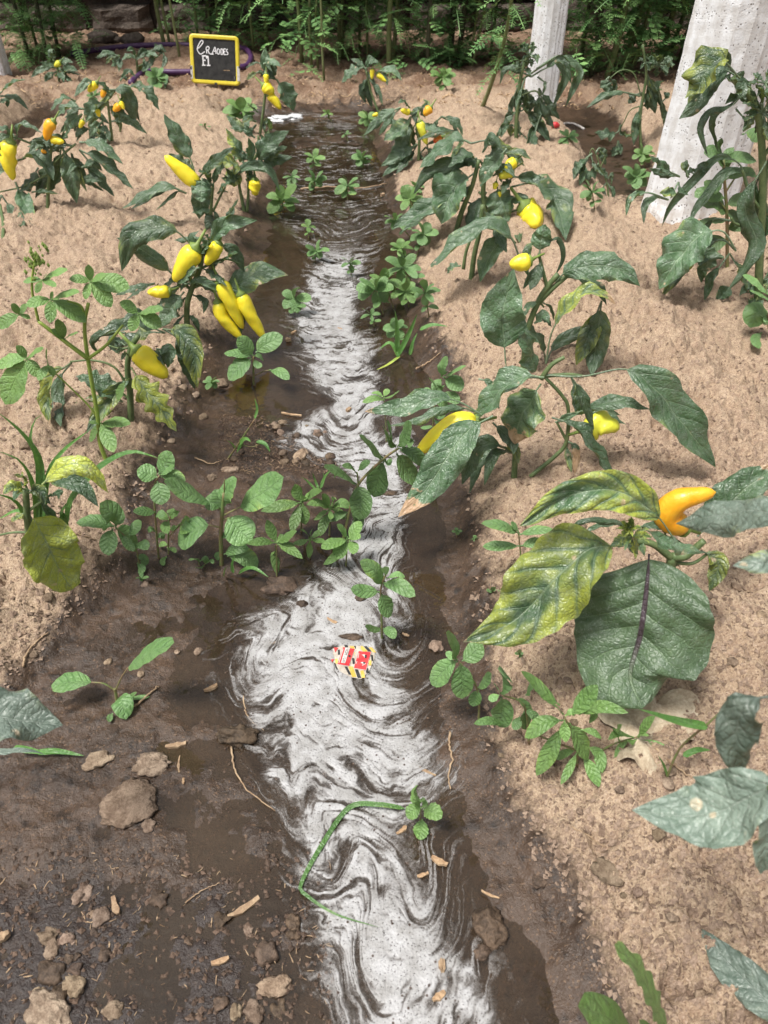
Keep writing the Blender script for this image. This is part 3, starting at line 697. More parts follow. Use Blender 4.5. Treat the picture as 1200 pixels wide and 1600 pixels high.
# ------------------------------------------------------------------ plants
_gx = np.arange(-300, 1501, 10.0); _gy = np.arange(-60, 1801, 10.0); _GX, _GY = np.meshgrid(_gx, _gy)
_dx, _dy, _dz = ray(_GX, _GY); _dy = _dy+0*_GX; _dz = _dz+0*_GX; _T = -CAMH/_dz*.93
for _ in range(14): _T = _T+.7*((np.maximum(height(_dx*_T, _dy*_T), WATER)-CAMH)/_dz-_T)
def tg(px, py):
    a = min(max((px+300)/10, 0), len(_gx)-1.001); b = min(max((py+60)/10, 0), len(_gy)-1.001); i, j = int(a), int(b); a -= i; b -= j
    return (_T[j, i]*(1-a)+_T[j, i+1]*a)*(1-b)+(_T[j+1, i]*(1-a)+_T[j+1, i+1]*a)*b
def parse(s): return [tuple(float(q) for q in w.split(',')) for w in s.split()]
def place(pts, Y0, d0=0.0, d1=0.0, clear=.007):
    """photograph points of one plant -> metres, on the upright plane through its root, leaning d1 metres out at the tip, never under the soil"""
    out = []
    for i, p in enumerate(pts):
        px, py = p[0], p[1]; yc = (800-py)/FPX; f = i/max(len(pts)-1, 1)
        t = (Y0+d0+(d1*f if len(p) < 3 else p[2]))/(CP+yc*SP)
        t = min(t, tg(px, py)-clear); out.append(at(px, py, t))
    return np.array(out)
def blade(P, W, pet=.12, roll=0.0, fold=.25, curl=.5, wave=.10, tw=0.0, a=.66, e=1.0, seed=0, N=17, petr=.0012, notch=0.0, Mc=9, crump=.10, relief=0.0, updir=.5):
    """a leaf with stalk: P in metres from stalk foot to tip, W the width in metres"""
    r = random.Random(seed); n0 = 5; C = catmull(P, n0+N+10); L = np.linalg.norm(np.diff(C, axis=0), axis=1).sum()
    V = []; F = []; UV = []
    if pet > .03:
        k = max(2, int(round(pet*(len(C)-1)))+1); pc = C[:k+1]
        v, f = tube(pc, np.linspace(petr*1.25, petr*.9, len(pc)), 5, False); V += v; F += f; UV += [(0.0, .5)]*len(v)
    s = np.linspace(pet, 1, N); idx = s*(len(C)-1); i0 = np.clip(idx.astype(int), 0, len(C)-2); fr = (idx-i0)[:, None]; c = C[i0]*(1-fr)+C[i0+1]*fr
    T = np.gradient(c, axis=0); mid = c[N//2]; view = unit(np.array((0, 0, CAMH))-mid)
    hint = unit(view*(1-updir)+np.array((0, 0, 1.0))*updir)
    ph = r.uniform(0, 6.28); kw = r.uniform(2.2, 3.8); vs = np.linspace(-1, 1, Mc); o = len(V)
    nrm_max = ((a/(a+e))**a)*((e/(a+e))**e); Bp = None
    for i in range(N):
        u = i/(N-1); w = W*.5*max((u**a)*((1-u)**e)/nrm_max, 0.012)
        if notch: w *= 1-notch*(.5+.5*math.sin(u*31+ph))*sstep(0, .2, u)
        t = unit(T[i]); B = np.cross(t, hint)
        if np.linalg.norm(B) < .15 and Bp is not None: B = Bp-t*np.dot(Bp, t)
        B = unit(B); Nn = np.cross(B, t); an = math.radians(roll+tw*(u-.5)); B, Nn = B*math.cos(an)+Nn*math.sin(an), Nn*math.cos(an)-B*math.sin(an); Bp = B
        for v in vs:
            av = abs(v); th = curl*av; lat = (math.sin(th)/curl if abs(curl) > .02 else av); dn = ((1-math.cos(th))/curl if abs(curl) > .02 else 0)
            ww = wave*av*av*math.sin(kw*u*6.28+ph+(1.3 if v > 0 else 0))+.04*wave*math.sin(u*40+v*3+ph)
            jag = 1+.05*wave*8*av*math.sin(u*55+ph*3+v)*.3
            ww += crump*(.55*math.sin(u*8+ph*9+2.2*v)*math.sin(v*3.1+ph*4-3*u)+.35*math.sin(u*19+ph*5-3*v)*math.sin(v*6+ph+5*u))
            if relief:
                vv = (u*7-av*1.6+(.43 if v > 0 else 0)) % 1; ww += relief*(min(abs(vv-.5), .22)/.22)*min(1, av*5)
            V.append(c[i]+B*(math.copysign(lat, v)*w*jag*math.cos(fold*.5))+Nn*(w*(fold*av-dn+ww))); UV.append((u, .5+.5*v))
    for i in range(N-1):
        for j in range(Mc-1):
            k = o+i*Mc+j; F.append((k, k+1, k+Mc+1, k+Mc))
    return V, F, UV
PROF = np.array([(0, .50), (.04, .74), (.10, .90), (.22, 1.0), (.45, .93), (.68, .76), (.85, .56), (.94, .38), (.985, .18), (1, .02)])
def fruit(P, W, seed, lump=.05):
    r = random.Random(seed); n, m = 22, 14; C = catmull(P, n); T = np.gradient(C, axis=0); ref = np.array((.3, -.8, .5)); V = []; F = []; UV = []
    ph = r.uniform(0, 6.28); p2 = r.uniform(0, 6.28)
    for i in range(n):
        s = i/(n-1); rr = W*.5*np.interp(s, PROF[:, 0], PROF[:, 1]); t = unit(T[i]); A = unit(np.cross(t, ref)); B = np.cross(t, A)
        for k in range(m):
            an = 2*math.pi*k/m; q = 1+lump*math.cos(3*an+ph+s*2)*(1-s*.5)+lump*1.1*math.sin(s*11+2*an+p2)+lump*.7*math.sin(s*19+3*an+ph)
            V.append(C[i]+(A*math.cos(an)+B*math.sin(an))*rr*q); UV.append((s, k/m))
    for i in range(n-1):
        for k in range(m): k2 = (k+1) % m; F.append((i*m+k, i*m+k2, (i+1)*m+k2, (i+1)*m+k))
    F.append(tuple(range(m))[::-1]); F.append(tuple((n-1)*m+k for k in range(m)))
    t0 = unit(C[0]-C[1]); A = unit(np.cross(t0, ref)); B = np.cross(t0, A); cv = []; cf = []
    prof = [(0.0015, W*.30, -.02), (.004, W*.33, 0), (.003, W*.12, 0), (.012, W*.075, 0), (.028, W*.06, 0)]; off = [-.002, .0022, .006, .014, .030]
    for j, (_, rad, _) in enumerate(prof):
        for k in range(10):
            an = 2*math.pi*k/10; rk = rad*(1.12 if (j < 2 and k % 2) else 1.0); bend = np.array((0, 0, .010*(j/4)**2))
            cv.append(C[0]+t0*(off[j]*W/.028*.8)+(A*math.cos(an)+B*math.sin(an))*rk+bend)
    for j in range(4):
        for k in range(10): k2 = (k+1) % 10; cf.append((j*10+k, j*10+k2, (j+1)*10+k2, (j+1)*10+k))
    cf.append(tuple(40+k for k in range(10)))
    return (V, F, UV), (cv, cf)
YEL, LIME, ORG, RED = (.90, .74, .035), (.70, .70, .06), (.85, .36, .01), (.75, .06, .02)
_seed = [100]
def opts(s):
    d = {}
    for kv in s.split():
        k, v = kv.split('='); d[k] = float(v)
    return d
def plant(name, label, cat, root, stems, leaves, peppers=(), mat='pepper_leaf', smat='stem', group=None, base=None, dY=0.0, spread=.07, val=1.0, lname='leaf'):
    rx, ry = parse(root)[0][:2]; p = ground(rx, ry); Y0 = p[1]+dY; sc = tg(rx, ry)/FPX
    if dY: p = np.array((p[0]*(Y0/max(p[1], .05)), Y0, float(height(p[0]*(Y0/max(p[1], .05)), Y0))))
    _seed[0] += 31; r = random.Random(_seed[0])
    t = thing(name, label, cat, p, group); base = {} if base is None else base
    parts = []
    for s in stems:
        a, _, w = s.partition('|'); w = float(w or 6); P = place(parse(a), Y0, 0, 0, .002)
        if len(P) > 1: 
            if stems.index(s) == 0: P[0][2] -= .01
            c = catmull(P, 5*len(P)); parts.append(tube(c-p, np.linspace(w*.5*sc, w*.5*sc*.7, len(c)), 7))
    if parts: obj('stem', mesh('stem', *merge(parts), M[smat]), t)
    leaves = list(leaves)
    if mat == 'pepper_leaf' and len(leaves) >= 7 and name == 'pepper_plant' and not dY:
        for s in list(leaves)*2:
            f = [q.strip() for q in s.split('|')]; P0 = parse(f[0]); w0 = float(f[1])
            if w0 > 64 or w0 < 13 or r.random() > (.62 if w0 < 45 else .42): continue
            ox, oy, k = r.uniform(-.7, .7)*w0, r.uniform(.15, .9)*w0, r.uniform(.55, .85); b0 = P0[0]; sgn = r.choice((-1, 1, 1))
            q = [(b0[0]+(a_[0]-b0[0])*k*sgn+ox*i_/(len(P0)-1), b0[1]+(a_[1]-b0[1])*k+oy*i_/(len(P0)-1)) for i_, a_ in enumerate(P0)]
            leaves.append(' '.join(f'{a_:.0f},{b_:.0f}' for a_, b_ in q)+f'|{w0*r.uniform(.55, .85):.0f}|v={r.uniform(.6, 1.0):.2f} d={r.uniform(.015, .05):.3f} y={max(0, r.uniform(-.25, .3)):.2f} pet=.2 curl={r.uniform(.8, 1.6):.2f}')
    for s in leaves:
        f = [q.strip() for q in s.split('|')]; o = dict(base); o.update(opts(f[2]) if len(f) > 2 else {})
        _seed[0] += 1; d0 = o.pop('d', 0.0); d1 = o.pop('d1', None); P0 = parse(f[0]); yel = o.pop('y', .0); brn = o.pop('b', .0); v = o.pop('v', 1.0); pm = o.pop('purple', 0)
        tsc = (Y0+d0)/(CP+(800-P0[-1][1])/FPX*SP)/FPX
        if d1 is None: d1 = r.uniform(-spread, spread*.35)*min(1.0, sc*FPX/1.6)
        P = place(P0, Y0, d0, d1); o.setdefault('roll', r.uniform(-22, 22)); o.setdefault('tw', r.uniform(-25, 25)); o.setdefault('petr', max(1.3*tsc, .0009))
        if mat in ('pepper_leaf', 'dusty_leaf') and 'fold' not in (opts(f[2]) if len(f) > 2 else {}): o['fold'] = o.get('fold', .3)*r.uniform(.5, 2.3); o['curl'] = o.get('curl', .6)*r.uniform(.6, 1.6)
        if 'N' in o: o['N'] = int(o['N'])
        if 'Mc' in o: o['Mc'] = int(o['Mc'])
        m_ = P[len(P)//2:].mean(0); tsc = (m_[1]*CP+(CAMH-m_[2])*SP)/FPX; w = float(f[1])*tsc*(1.45 if base is WILT else 1.0)
        V, F, UV = blade_w(P, p, w*(.92 if mat == 'pepper_leaf' else 1.0), _seed[0], o)
        obj(lname, mesh(lname, V, F, M['pepper_leaf_purple' if pm else mat], True, UV), t, color=(yel, brn, v*val*r.uniform(.88, 1.12)))
    for s in peppers:
        f = [q.strip() for q in s.split('|')]; P0 = parse(f[0]); w = float(f[1]); c = {'y': YEL, 'l': LIME, 'o': ORG, 'r': RED}[f[2] if len(f) > 2 else 'y']; o = opts(f[3]) if len(f) > 3 else {}
        _seed[0] += 1; tsc = (Y0+o.get('d', 0))/(CP+(800-P0[-1][1])/FPX*SP)/FPX
        P = place(P0, Y0, o.get('d', -.01), o.get('d1', -.01), .5*w*tsc); (V, F, UV), (cv, cf) = fruit(P-p, w*tsc*.90, _seed[0], o.get('lump', .05))
        q = obj('pepper', mesh('pepper', V, F, M['pepper'], True, UV), t, color=c); obj('calyx', mesh('calyx', cv, cf, M['calyx']), q)
    return t
def blade_w(P, p, w, seed, o):
    V, F, UV = blade(P, w, seed=seed, **o)
    return [np.asarray(v)-p for v in V], F, UV
def rosette(cx, cy, r0, n, seed, w=.5, squash=.75, a0=0.0):
    """leaf strings fanned about one head"""
    r = random.Random(seed); out = []
    for k in range(n):
        a = a0+6.283*k/n+r.uniform(-.25, .25); L = r0*r.uniform(.75, 1.1); ex, ey = cx+L*math.cos(a), cy-L*squash*math.sin(a)
        mx, my = cx+.55*L*math.cos(a), cy-.55*L*squash*math.sin(a)-.10*L
        out.append(f'{cx:.0f},{cy:.0f} {mx:.0f},{my:.0f} {ex:.0f},{ey:.0f}|{L*w*r.uniform(.85, 1.1):.1f}')
    return out

PB = dict(fold=.42, curl=.95, wave=.26, pet=.12, crump=.26, relief=.03)
WILT = dict(fold=.55, curl=1.7, wave=.32, pet=.3, crump=.35)
plant('pepper_plant', 'pepper plant with huge veined leaf and orange-yellow pepper at right front', 'pepper plant', '1022,985',
      ['1022,985 1030,940 1045,900 1050,870|20', '1050,870 1072,868 1100,845|14', '1050,872 1020,850 990,845|12', '1048,878 1082,880 1110,862|6'],
      ['1052,840 1022,802 960,766 885,776 812,822|84|y=.33 pet=.18 roll=34 wave=.14 curl=.9 d1=-.02 v=1.2 d=-.05 fold=.7 N=40 Mc=21 relief=.09 a=.7 e=.9', '970,852 918,862 858,916 800,972 724,1003|138|y=.31 pet=.06 b=.06 wave=.26 curl=.35 roll=8 tw=35 fold=.35 crump=.3 d1=-.08 v=1.0 d=-.05 a=.75 e=1.15 N=44 Mc=23 relief=.09',
       '1014,866 1012,905 1002,985 985,1055 1003,1107|242|purple=1 pet=.04 a=.6 e=.68 roll=-6 fold=.15 curl=.6 wave=.12 d1=-.14 v=1.15 d=-.04 N=46 Mc=25 relief=.055 crump=.12', '1004,824 1045,848 1100,864|46|v=1.25 roll=10 d=-.06', '992,826 950,812 905,815 887,838|24|v=.7 curl=1.4', '1095,860 1122,876 1118,900 1108,924|40|v=.65 curl=1.2 y=.2',
       '1090,838 1120,808 1160,768 1220,722|115|b=.25 pet=.08 v=1.1 d=.05 d1=.04', '1060,880 1030,900 1010,915|30|v=.6']
      + [q+'|y=.35 v=1.3 curl=1.2 d=-.06' for q in rosette(988, 838, 40, 9, 4, .6)]+[q+'|y=.5 v=1.5 curl=1.4 d=-.07' for q in rosette(982, 825, 24, 6, 9, .7)],
      ['1068,826 1042,806 1058,783 1090,774 1119,769|50|o|d=.02 lump=.02'], base=PB)
plant('pepper_plant', 'blurred pepper plant reaching in from the right edge close to the camera', 'pepper plant', '1330,1380',
      ['1330,1380 1300,1240 1260,1180 1235,1090|18', '1260,1180 1230,1228 1200,1232|8', '1255,1120 1240,950 1230,830|10'],
      ['1245,825 1190,800 1120,806 1056,818|82|b=.0 v=1.25 roll=12 curl=.9 d=.16 d1=.1', '1250,885 1200,880 1145,884|66|v=1.3 d=.16', '1215,1086 1166,1100 1150,1158 1158,1220|95|v=.8 curl=1.0 d=.06', '1240,1222 1185,1238 1100,1275 988,1266|112|v=1.6 pet=.1 roll=5 curl=.35 d1=.02', '1205,1240 1200,1300 1188,1366|58|v=1.5', '1260,1625 1190,1555 1135,1502 1094,1450|82|b=.12 v=1.1 d1=.08 d=.06 wave=.3'],
      base=PB, dY=-.11, mat='dusty_leaf')
plant('pepper_plant', 'pepper plant with long drooping leaf at right and big smooth yellow pepper at left', 'pepper plant', '804,745',
      ['804,745 805,705 802,660 806,630|10', '828,745 868,712 885,690 888,640 878,618 852,590|7', '848,588 888,585 912,588|6', '888,648 930,640|5', '845,592 862,570 882,558|8', '805,705 772,694|5', '886,690 870,660|5'],
      ['752,648 715,627 675,622 630,637 570,643|44|pet=.3 b=.17 d=-.04 v=1.15', '850,590 815,588 780,615 742,660|58|roll=-15 v=1.15 d=-.05', '845,600 832,620 812,660 804,694|88|b=.34 y=.15 v=1.2 d=-.02', '770,650 732,672 702,710 665,765 622,808|76|b=.30 pet=.1 v=1.1 d=-.08 d1=-.1',
       '800,708 775,694 745,702 722,757|44|v=.8 pet=.2', '792,597 788,535 786,488 803,420|82|pet=.32 roll=0 curl=.25 v=1.2 d=-.02 d1=.02', '838,582 828,550 814,517|58|v=1.05 pet=.03', '850,586 910,588 978,577 1022,607 1066,662 1118,730|86|pet=.36 wave=.22 roll=-5 b=.05 d1=-.1', '895,648 935,632 970,628 1017,640|34|pet=.2 v=.85',
       '893,590 910,615 920,645 928,672|30|v=.75 curl=1.2 d=-.05', '862,652 895,665 925,700 962,752|46|b=.0 v=.75 d=-.05', '888,690 900,700 898,742|22|b=.9 curl=1.0 d=-.04', '770,660 800,690 803,710|30|v=.7', '748,592 765,600 780,640|18|v=1.2 d=.05', '868,660 885,652 905,645|16'],
      ['744,660 716,662 685,680 651,709|40|y|lump=.015 d=-.03', '916,672 938,662 968,670|42|l|lump=.12'], base=PB)
plant('pepper_plant', 'upright pepper plant with round yellow pepper and a yellow-edged curling leaf', 'pepper plant', '818,585',
      ['818,585 824,520 842,470 858,445 872,428|11', '842,472 862,452 892,426|9', '855,450 845,410 842,396|6', '842,470 850,480|4'],
      ['853,568 862,520 885,484 925,456 962,476|44|pet=.38 y=.30 b=.22 v=1.3 d=-.03', '940,470 936,505 930,550 924,588|62|y=.15 v=.85 roll=0 d1=-.02', '868,440 890,422 935,414 975,425 1000,447|56|wave=.35 roll=-20 v=1.1', '846,408 838,428 828,454|30|v=.7 curl=1.0', '843,396 846,375 852,350|54|v=1.25 roll=0 b=.1', '848,386 872,372 880,400 867,432|20|curl=1.4 v=.8', '835,505 850,492 858,505|22|v=1.25', '930,455 925,440 915,420|22|v=.7 d=.03', '845,470 825,480 815,500|14|v=1.3', '822,520 800,525 770,470|6|v=1'],
      ['827,408 812,411 796,413|31|y|lump=.02'], base=PB)
plant('pepper_plant', 'dense dark leaved pepper plant with lumpy yellow pepper right of the furrow', 'pepper plant', '712,362',
      ['712,362 722,330 738,290 748,250|9', '760,345 755,300 760,260|9', '748,300 790,330 815,325|4', '738,290 715,312|4'],
      ['736,224 712,216 690,232 655,264|42|v=1.1 b=.05', '748,256 705,256 668,270 646,304|34|v=.65 curl=1.2', '742,270 718,288 702,310 690,350|76|v=1.2 roll=0 y=.05', '716,312 690,318 655,335 612,359|40|v=1.05 curl=.9', '792,232 778,248 762,268 750,292|48|v=1.05 roll=5', '776,290 782,310 795,346|66|v=1.25 roll=0 a=.45 e=.8', '788,240 810,237 830,249|20|y=.2 v=.8 curl=1.2', '798,292 836,288 870,322 884,376|66|y=.10 v=.85 roll=12', '802,276 830,280 852,294|28|v=1.05', '754,238 768,212 786,236|18|v=.8 curl=1.3', '745,250 728,242 700,262|26|v=.9', '765,255 775,228 760,212|22|v=.75', '760,300 742,330 730,372|36|v=.95 d=.03', '790,330 805,350 812,380|26|v=.9 d=.04', '795,320 815,310 822,330|22|v=1.0', '750,262 735,250 722,246|26|v=1.05', '770,275 790,262 805,278|24|v=.9', '735,290 718,300 705,296|24|v=.8'],
      ['818,322 828,334 840,352|42|y|lump=.10', '806,252 796,258 788,264|20|y', '800,266 790,270 780,278|22|l', '775,286 772,296|10|y', '780,300 781,308|8|y'], base=PB)
plant('pepper_plant', 'pepper plant with a rolled brown-tipped leaf reaching over the wet bank', 'pepper plant', '736,438',
      ['736,438 741,400 750,360 754,320|9', '724,420 728,395 735,375|6', '750,352 790,365 806,380|4'],
      ['810,397 796,370 755,356 715,384 666,424|60|b=.14 curl=1.5 pet=.16 v=1.15 y=.06 d=-.03', '790,352 780,378 762,405 750,441|48|v=1.1 roll=0', '770,350 782,375 792,395|24|v=1.0 b=.1', '720,415 708,418 698,428|18|v=1.2', '755,330 770,345 778,360|24|v=.8'], base=PB)
plant('pepper_plant', 'spotted pepper plant with orange and red peppers on the right bank', 'pepper plant', '654,248',
      ['654,248 655,215 650,190 655,172|5', '640,232 642,212 648,195|3', '672,262 670,240 665,215|3'],
      ['626,168 600,180 568,212|26|v=1.15', '642,182 628,200 600,220|44|y=.15 v=1.25 roll=0', '652,225 630,238 595,260|30|v=1.05', '690,182 710,190 724,212|18|v=.85 curl=1.0', '716,205 690,204 650,219|20|v=.7 y=.1', '660,190 675,200 690,205|28|v=1.2', '640,168 630,158 622,162|12', '655,170 668,162 660,155|12|v=.8 y=.3', '665,230 675,240 660,250|14|v=.8', '640,178 655,172 665,185|18|v=.9'],
      ['656,190 660,205 667,226|15|l', '673,168 662,180|15|o', '640,176 626,172|11|y', '690,216 677,221|15|r', '590,178 582,181|7|y'], base=PB, val=1.0)
plant('pepper_plant', 'small pepper plant at the far end of the furrow with two thin yellow peppers', 'pepper plant', '592,174',
      ['592,174 580,145 572,110|4'], ['568,105 550,112 534,129|24|v=1.0', '572,108 578,96 592,98|20', '574,118 575,142 582,170|18', '590,112 612,108 628,126|14|v=1.3', '572,108 560,96 548,92|16|v=.9', '576,120 565,140 570,160|16|v=.9', '578,125 590,140 598,165|14'],
      ['582,108 581,124|8|y', '589,116 604,128|9|y'], base=PB)
plant('pepper_plant', 'tall thin pepper plant with stacked yellow peppers and one pale leaf on top', 'pepper plant', '404,214',
      ['404,214 409,190 414,150 415,118|5'], ['414,116 415,100 414,74|27|roll=0 v=1.25', '432,124 446,145 459,174|36|v=1.2 roll=0 b=.05', '405,112 422,118 432,125|16|v=.8', '412,100 425,96 440,104|14|v=1.3', '400,190 388,184 378,190|16', '408,195 418,190 425,205|14|v=1.3 y=.2', '403,175 392,168 385,160|16|v=.9', '400,195 390,205 382,218|16|v=1.1'],
      ['416,116 416,131|10|y', '412,134 420,140 428,146|20|y', '420,148 430,158 439,171|15|y'], base=PB)
plant('pepper_plant', 'pepper plant on the left bank with upright pale leaves and small yellow pepper', 'pepper plant', '382,330',
      ['382,330 374,292 372,272|6', '386,332 388,295 386,262|5', '386,262 402,240 404,212|5'],
      ['402,257 412,232 452,204|36|curl=.9 v=1.0', '382,257 372,230 352,199|32|y=.28 v=1.35', '380,264 358,255 337,246|44|y=.35 v=.85', '343,272 347,242 362,231|14|v=1.2 curl=1.2', '356,282 385,261 420,265 438,300|24|v=1.1', '386,206 370,195 353,180|22|y=.2', '415,212 421,200 422,184|16|v=1.5 y=.15', '388,255 392,235 388,215|24|v=1.0', '375,275 358,282 345,278|18', '385,275 398,278 395,270|16|v=1.1', '400,240 412,225 408,210|18|v=1.2', '390,250 378,240 372,232|16|v=.8', '398,215 385,200 392,185|16|v=1.1', '372,285 362,275 352,262|14'],
      ['398,281 399,306|21|y|lump=.08'], base=PB)
plant('pepper_plant', 'pepper plant with one upright leaf and a pointed yellow pepper on the sandy bed', 'pepper plant', '336,368',
      ['336,368 330,335 331,310 333,288|6', '331,312 322,300 310,290|4', '333,330 345,305 352,292|4'],
      ['308,282 297,247 280,215 256,178|42|pet=.33 roll=0 v=1.15', '291,302 262,290 235,300 190,326|26|v=1.0 y=.05', '316,278 314,296 314,316|52|roll=0 a=.4 e=.7 v=1.25 d=-.02', '330,282 320,274 310,268|28|v=.8', '340,302 350,290 360,286|20|v=.9', '333,290 338,270 345,258|12', '330,290 325,272 328,256|10', '334,330 312,328 300,332|20|v=1.2', '336,345 330,340 322,360|22|v=.6 curl=1.0', '333,325 340,345 335,360|16|v=1.2 curl=1.4'],
      ['309,289 285,268 257,243|28|y|lump=.03'], base=PB)
plant('pepper_plant', 'heavily fruited pepper plant with six yellow peppers on the left bank', 'pepper plant', '292,522',
      ['292,522 292,480 300,450 312,420 316,392|10', '300,450 330,440 345,445|5', '312,420 350,405 375,412|4', '300,455 285,440 270,432|5'],
      ['306,390 275,361 245,356 206,370 190,424|52|pet=.22 y=.15 v=.8 roll=15', '272,432 250,410 215,386 182,371|46|curl=1.2 v=.9', '242,443 215,447 180,461|20|v=.75', '288,444 315,440 352,460|30|v=1.35 curl=1.2 wave=.25 d=-.04', '340,452 375,442 410,425 450,430|50|b=.08 y=.10 v=.95', '340,380 365,393 382,425|30|v=1.0', '326,386 350,354 402,344|32|v=1.25', '350,350 362,330 373,310|20|v=.8 y=.1', '288,456 268,480 250,512|62|v=.9 roll=0', '312,418 296,424 278,444|26|v=1.15 b=.1 d=-.04', '312,400 325,380 318,365|26|v=.8', '318,396 335,372 330,352|20|v=.7', '300,460 320,470 318,490|18|v=.8', '290,490 305,500 312,515|14|v=1.2', '316,400 300,372 312,360|18|v=1.0', '345,410 362,400 372,395|20|v=1.0', '272,435 285,425 262,440|24|v=.9', '375,470 372,500 365,530|28|v=.5 d=.03'],
      ['306,388 292,408 272,440|36|y|lump=.03', '342,380 334,394 321,414|24|y', '265,455 250,456 230,457|23|y', '340,472 350,498 378,529|24|y', '343,440 360,472 380,514|27|y', '376,460 390,490 414,530|25|y'], base=PB)
plant('pepper_plant', 'pepper plant with single yellow pepper and lace-eaten yellow leaf at left', 'pepper plant', '203,662',
      ['203,662 203,610 199,575 204,545 216,525|11', '203,612 180,575 145,563 110,565|4', '203,625 185,610 175,612|4', '210,540 190,545 170,540|4'],
      ['258,520 222,508 190,514 152,526|46|v=.65 curl=1.0', '255,514 282,520 302,552 309,606|46|y=.35 v=.85 wave=.25 roll=-8', '196,520 160,518 144,535 158,554|28|v=.65 curl=1.3', '205,574 222,602 246,632 276,674|60|y=.55 b=.05 wave=.35 notch=.45 N=24 v=1.15 d=-.03', '192,628 155,602 118,588|50|v=.95 notch=.2', '112,566 84,590 74,632 78,664|36|y=.35 b=.15 v=.95', '245,545 262,550 262,575|30|v=1.0', '200,555 190,545 180,552|14|curl=1.3 y=.1', '204,560 214,555 208,570|14|v=.8', '196,540 180,530 172,548|14', '203,590 192,605 185,612|16|v=1.3'],
      ['213,548 234,566 262,590|40|y|lump=.02'], base=PB)
plant('spider_flower_weed', 'tall pale green weed with hand-shaped leaves at the left edge', 'weed', '166,718',
      ['166,718 156,690 152,648 138,565 132,510 138,474|7', '137,560 105,536 60,502|7', '138,560 165,540 192,508|5', '132,510 128,480 105,470|4', '60,502 50,450 55,400|4', '150,650 135,630 75,572|3'], [], smat='cleome_stem')
CLEO = bpy.data.objects['spider_flower_weed']
def palm(parent, Y0, cx, cy, ends, wr, mat='bright_leaf', val=1.0):
    p = np.array(parent.location); r = random.Random(int(cx*7+cy))
    for ex, ey in ends:
        _seed[0] += 1; L = math.hypot(ex-cx, ey-cy); P = place([(cx, cy), ((cx+ex)/2, (cy+ey)/2-.06*L), (ex, ey)], Y0, 0, r.uniform(-.05, .01))
        tsc = Y0/(CP+(800-cy)/FPX*SP)/FPX
        V, F, UV = blade_w(P, p, L*wr*tsc, _seed[0], dict(pet=.04, fold=.25, curl=.35, wave=.08, roll=r.uniform(-18, 18), a=.8, e=.7, N=11, Mc=5))
        obj('leaflet', mesh('leaflet', V, F, M[mat], True, UV), parent, color=(0.0, 0, val*r.uniform(.9, 1.15)))
CY = CLEO.location.y
for cx, cy, ends, wr in [(141, 440, [(138, 413), (166, 430), (203, 450), (174, 480), (133, 468), (108, 436)], .52), (80, 468, [(40, 478), (78, 505), (134, 504), (124, 457), (82, 455)], .5), (216, 490, [(187, 472), (204, 518), (252, 512), (255, 484)], .6),
                         (42, 560, [(-6, 572), (8, 632), (60, 590), (25, 540), (68, 545)], .56), (30, 492, [(-4, 512), (48, 498), (18, 474), (42, 475)], .55), (66, 438, [(36, 440), (56, 458), (88, 448), (106, 422), (74, 428)], .5), (157, 662, [(172, 636), (204, 663), (178, 707), (140, 690), (138, 660)], .48), (100, 530, [(80, 515), (122, 520), (90, 498)], .5), (195, 597, [(183, 625), (205, 590)], .55), (75, 570, [(60, 595), (85, 588), (72, 545)], .55)]:
    palm(CLEO, CY, cx, cy, ends, wr)
bits = []; r_ = random.Random(8); P_ = np.array(CLEO.location)
for _ in range(46):
    px, py = 55+r_.gauss(0, 8), 402+r_.gauss(0, 11); q = place([(px, py)], CY)[0]-P_+np.array((0, r_.uniform(-.02, .02), 0)); s_ = r_.uniform(.002, .0042)
    bits.append(([q+np.array(d)*s_ for d in ((1, 0, 0), (-1, 0, 0), (0, 1, 0), (0, -1, 0), (0, 0, 1.6), (0, 0, -1.6))], [(0, 2, 4), (2, 1, 4), (1, 3, 4), (3, 0, 4), (2, 0, 5), (1, 2, 5), (3, 1, 5), (0, 3, 5)]))
kind(obj('flower_buds', mesh('flower_buds', *merge(bits), M['calyx'], False), CLEO), 'stuff')

plant('pepper_plant', 'sickly pepper plant with two big yellow net-veined leaves at lower left', 'pepper plant', '47,888',
      ['47,888 45,835 42,800 40,765|13', '45,832 20,832 -10,838|4', '42,800 70,780 80,772|5'],
      ['66,757 100,727 140,732 169,770|50|y=.66 v=1.25 wave=.2 pet=.05 roll=0 d=-.05', '50,806 68,838 88,880 112,922|92|y=.62 b=.07 v=1.15 fold=.2 roll=0 pet=.03 a=.5 e=.6 d=-.05 N=18 curl=.2', '60,780 75,800 97,830|22|v=.9', '40,765 20,760 5,772|30|y=.4 v=1.2 curl=1.2', '42,762 35,745 22,742|26|y=.4 v=1.1 curl=1.2', '40,800 25,810 22,815|18|y=.3', '45,770 62,768 70,790|26|v=.7 y=.3 curl=1.2', '80,775 95,768 96,775|14|v=1.2'], base=PB)
plant('pepper_plant', 'dusty leaf of a pepper plant poking in at the lower left edge', 'pepper plant', '-120,1190', ['-120,1190 -110,1150 -80,1120|10'], ['-80,1115 -20,1118 30,1125 98,1133|112|v=.95 roll=5 d=-.06', '-60,1180 30,1172 62,1176 70,1180|12|v=1.3'], base=PB, dY=-.05, mat='dusty_leaf')
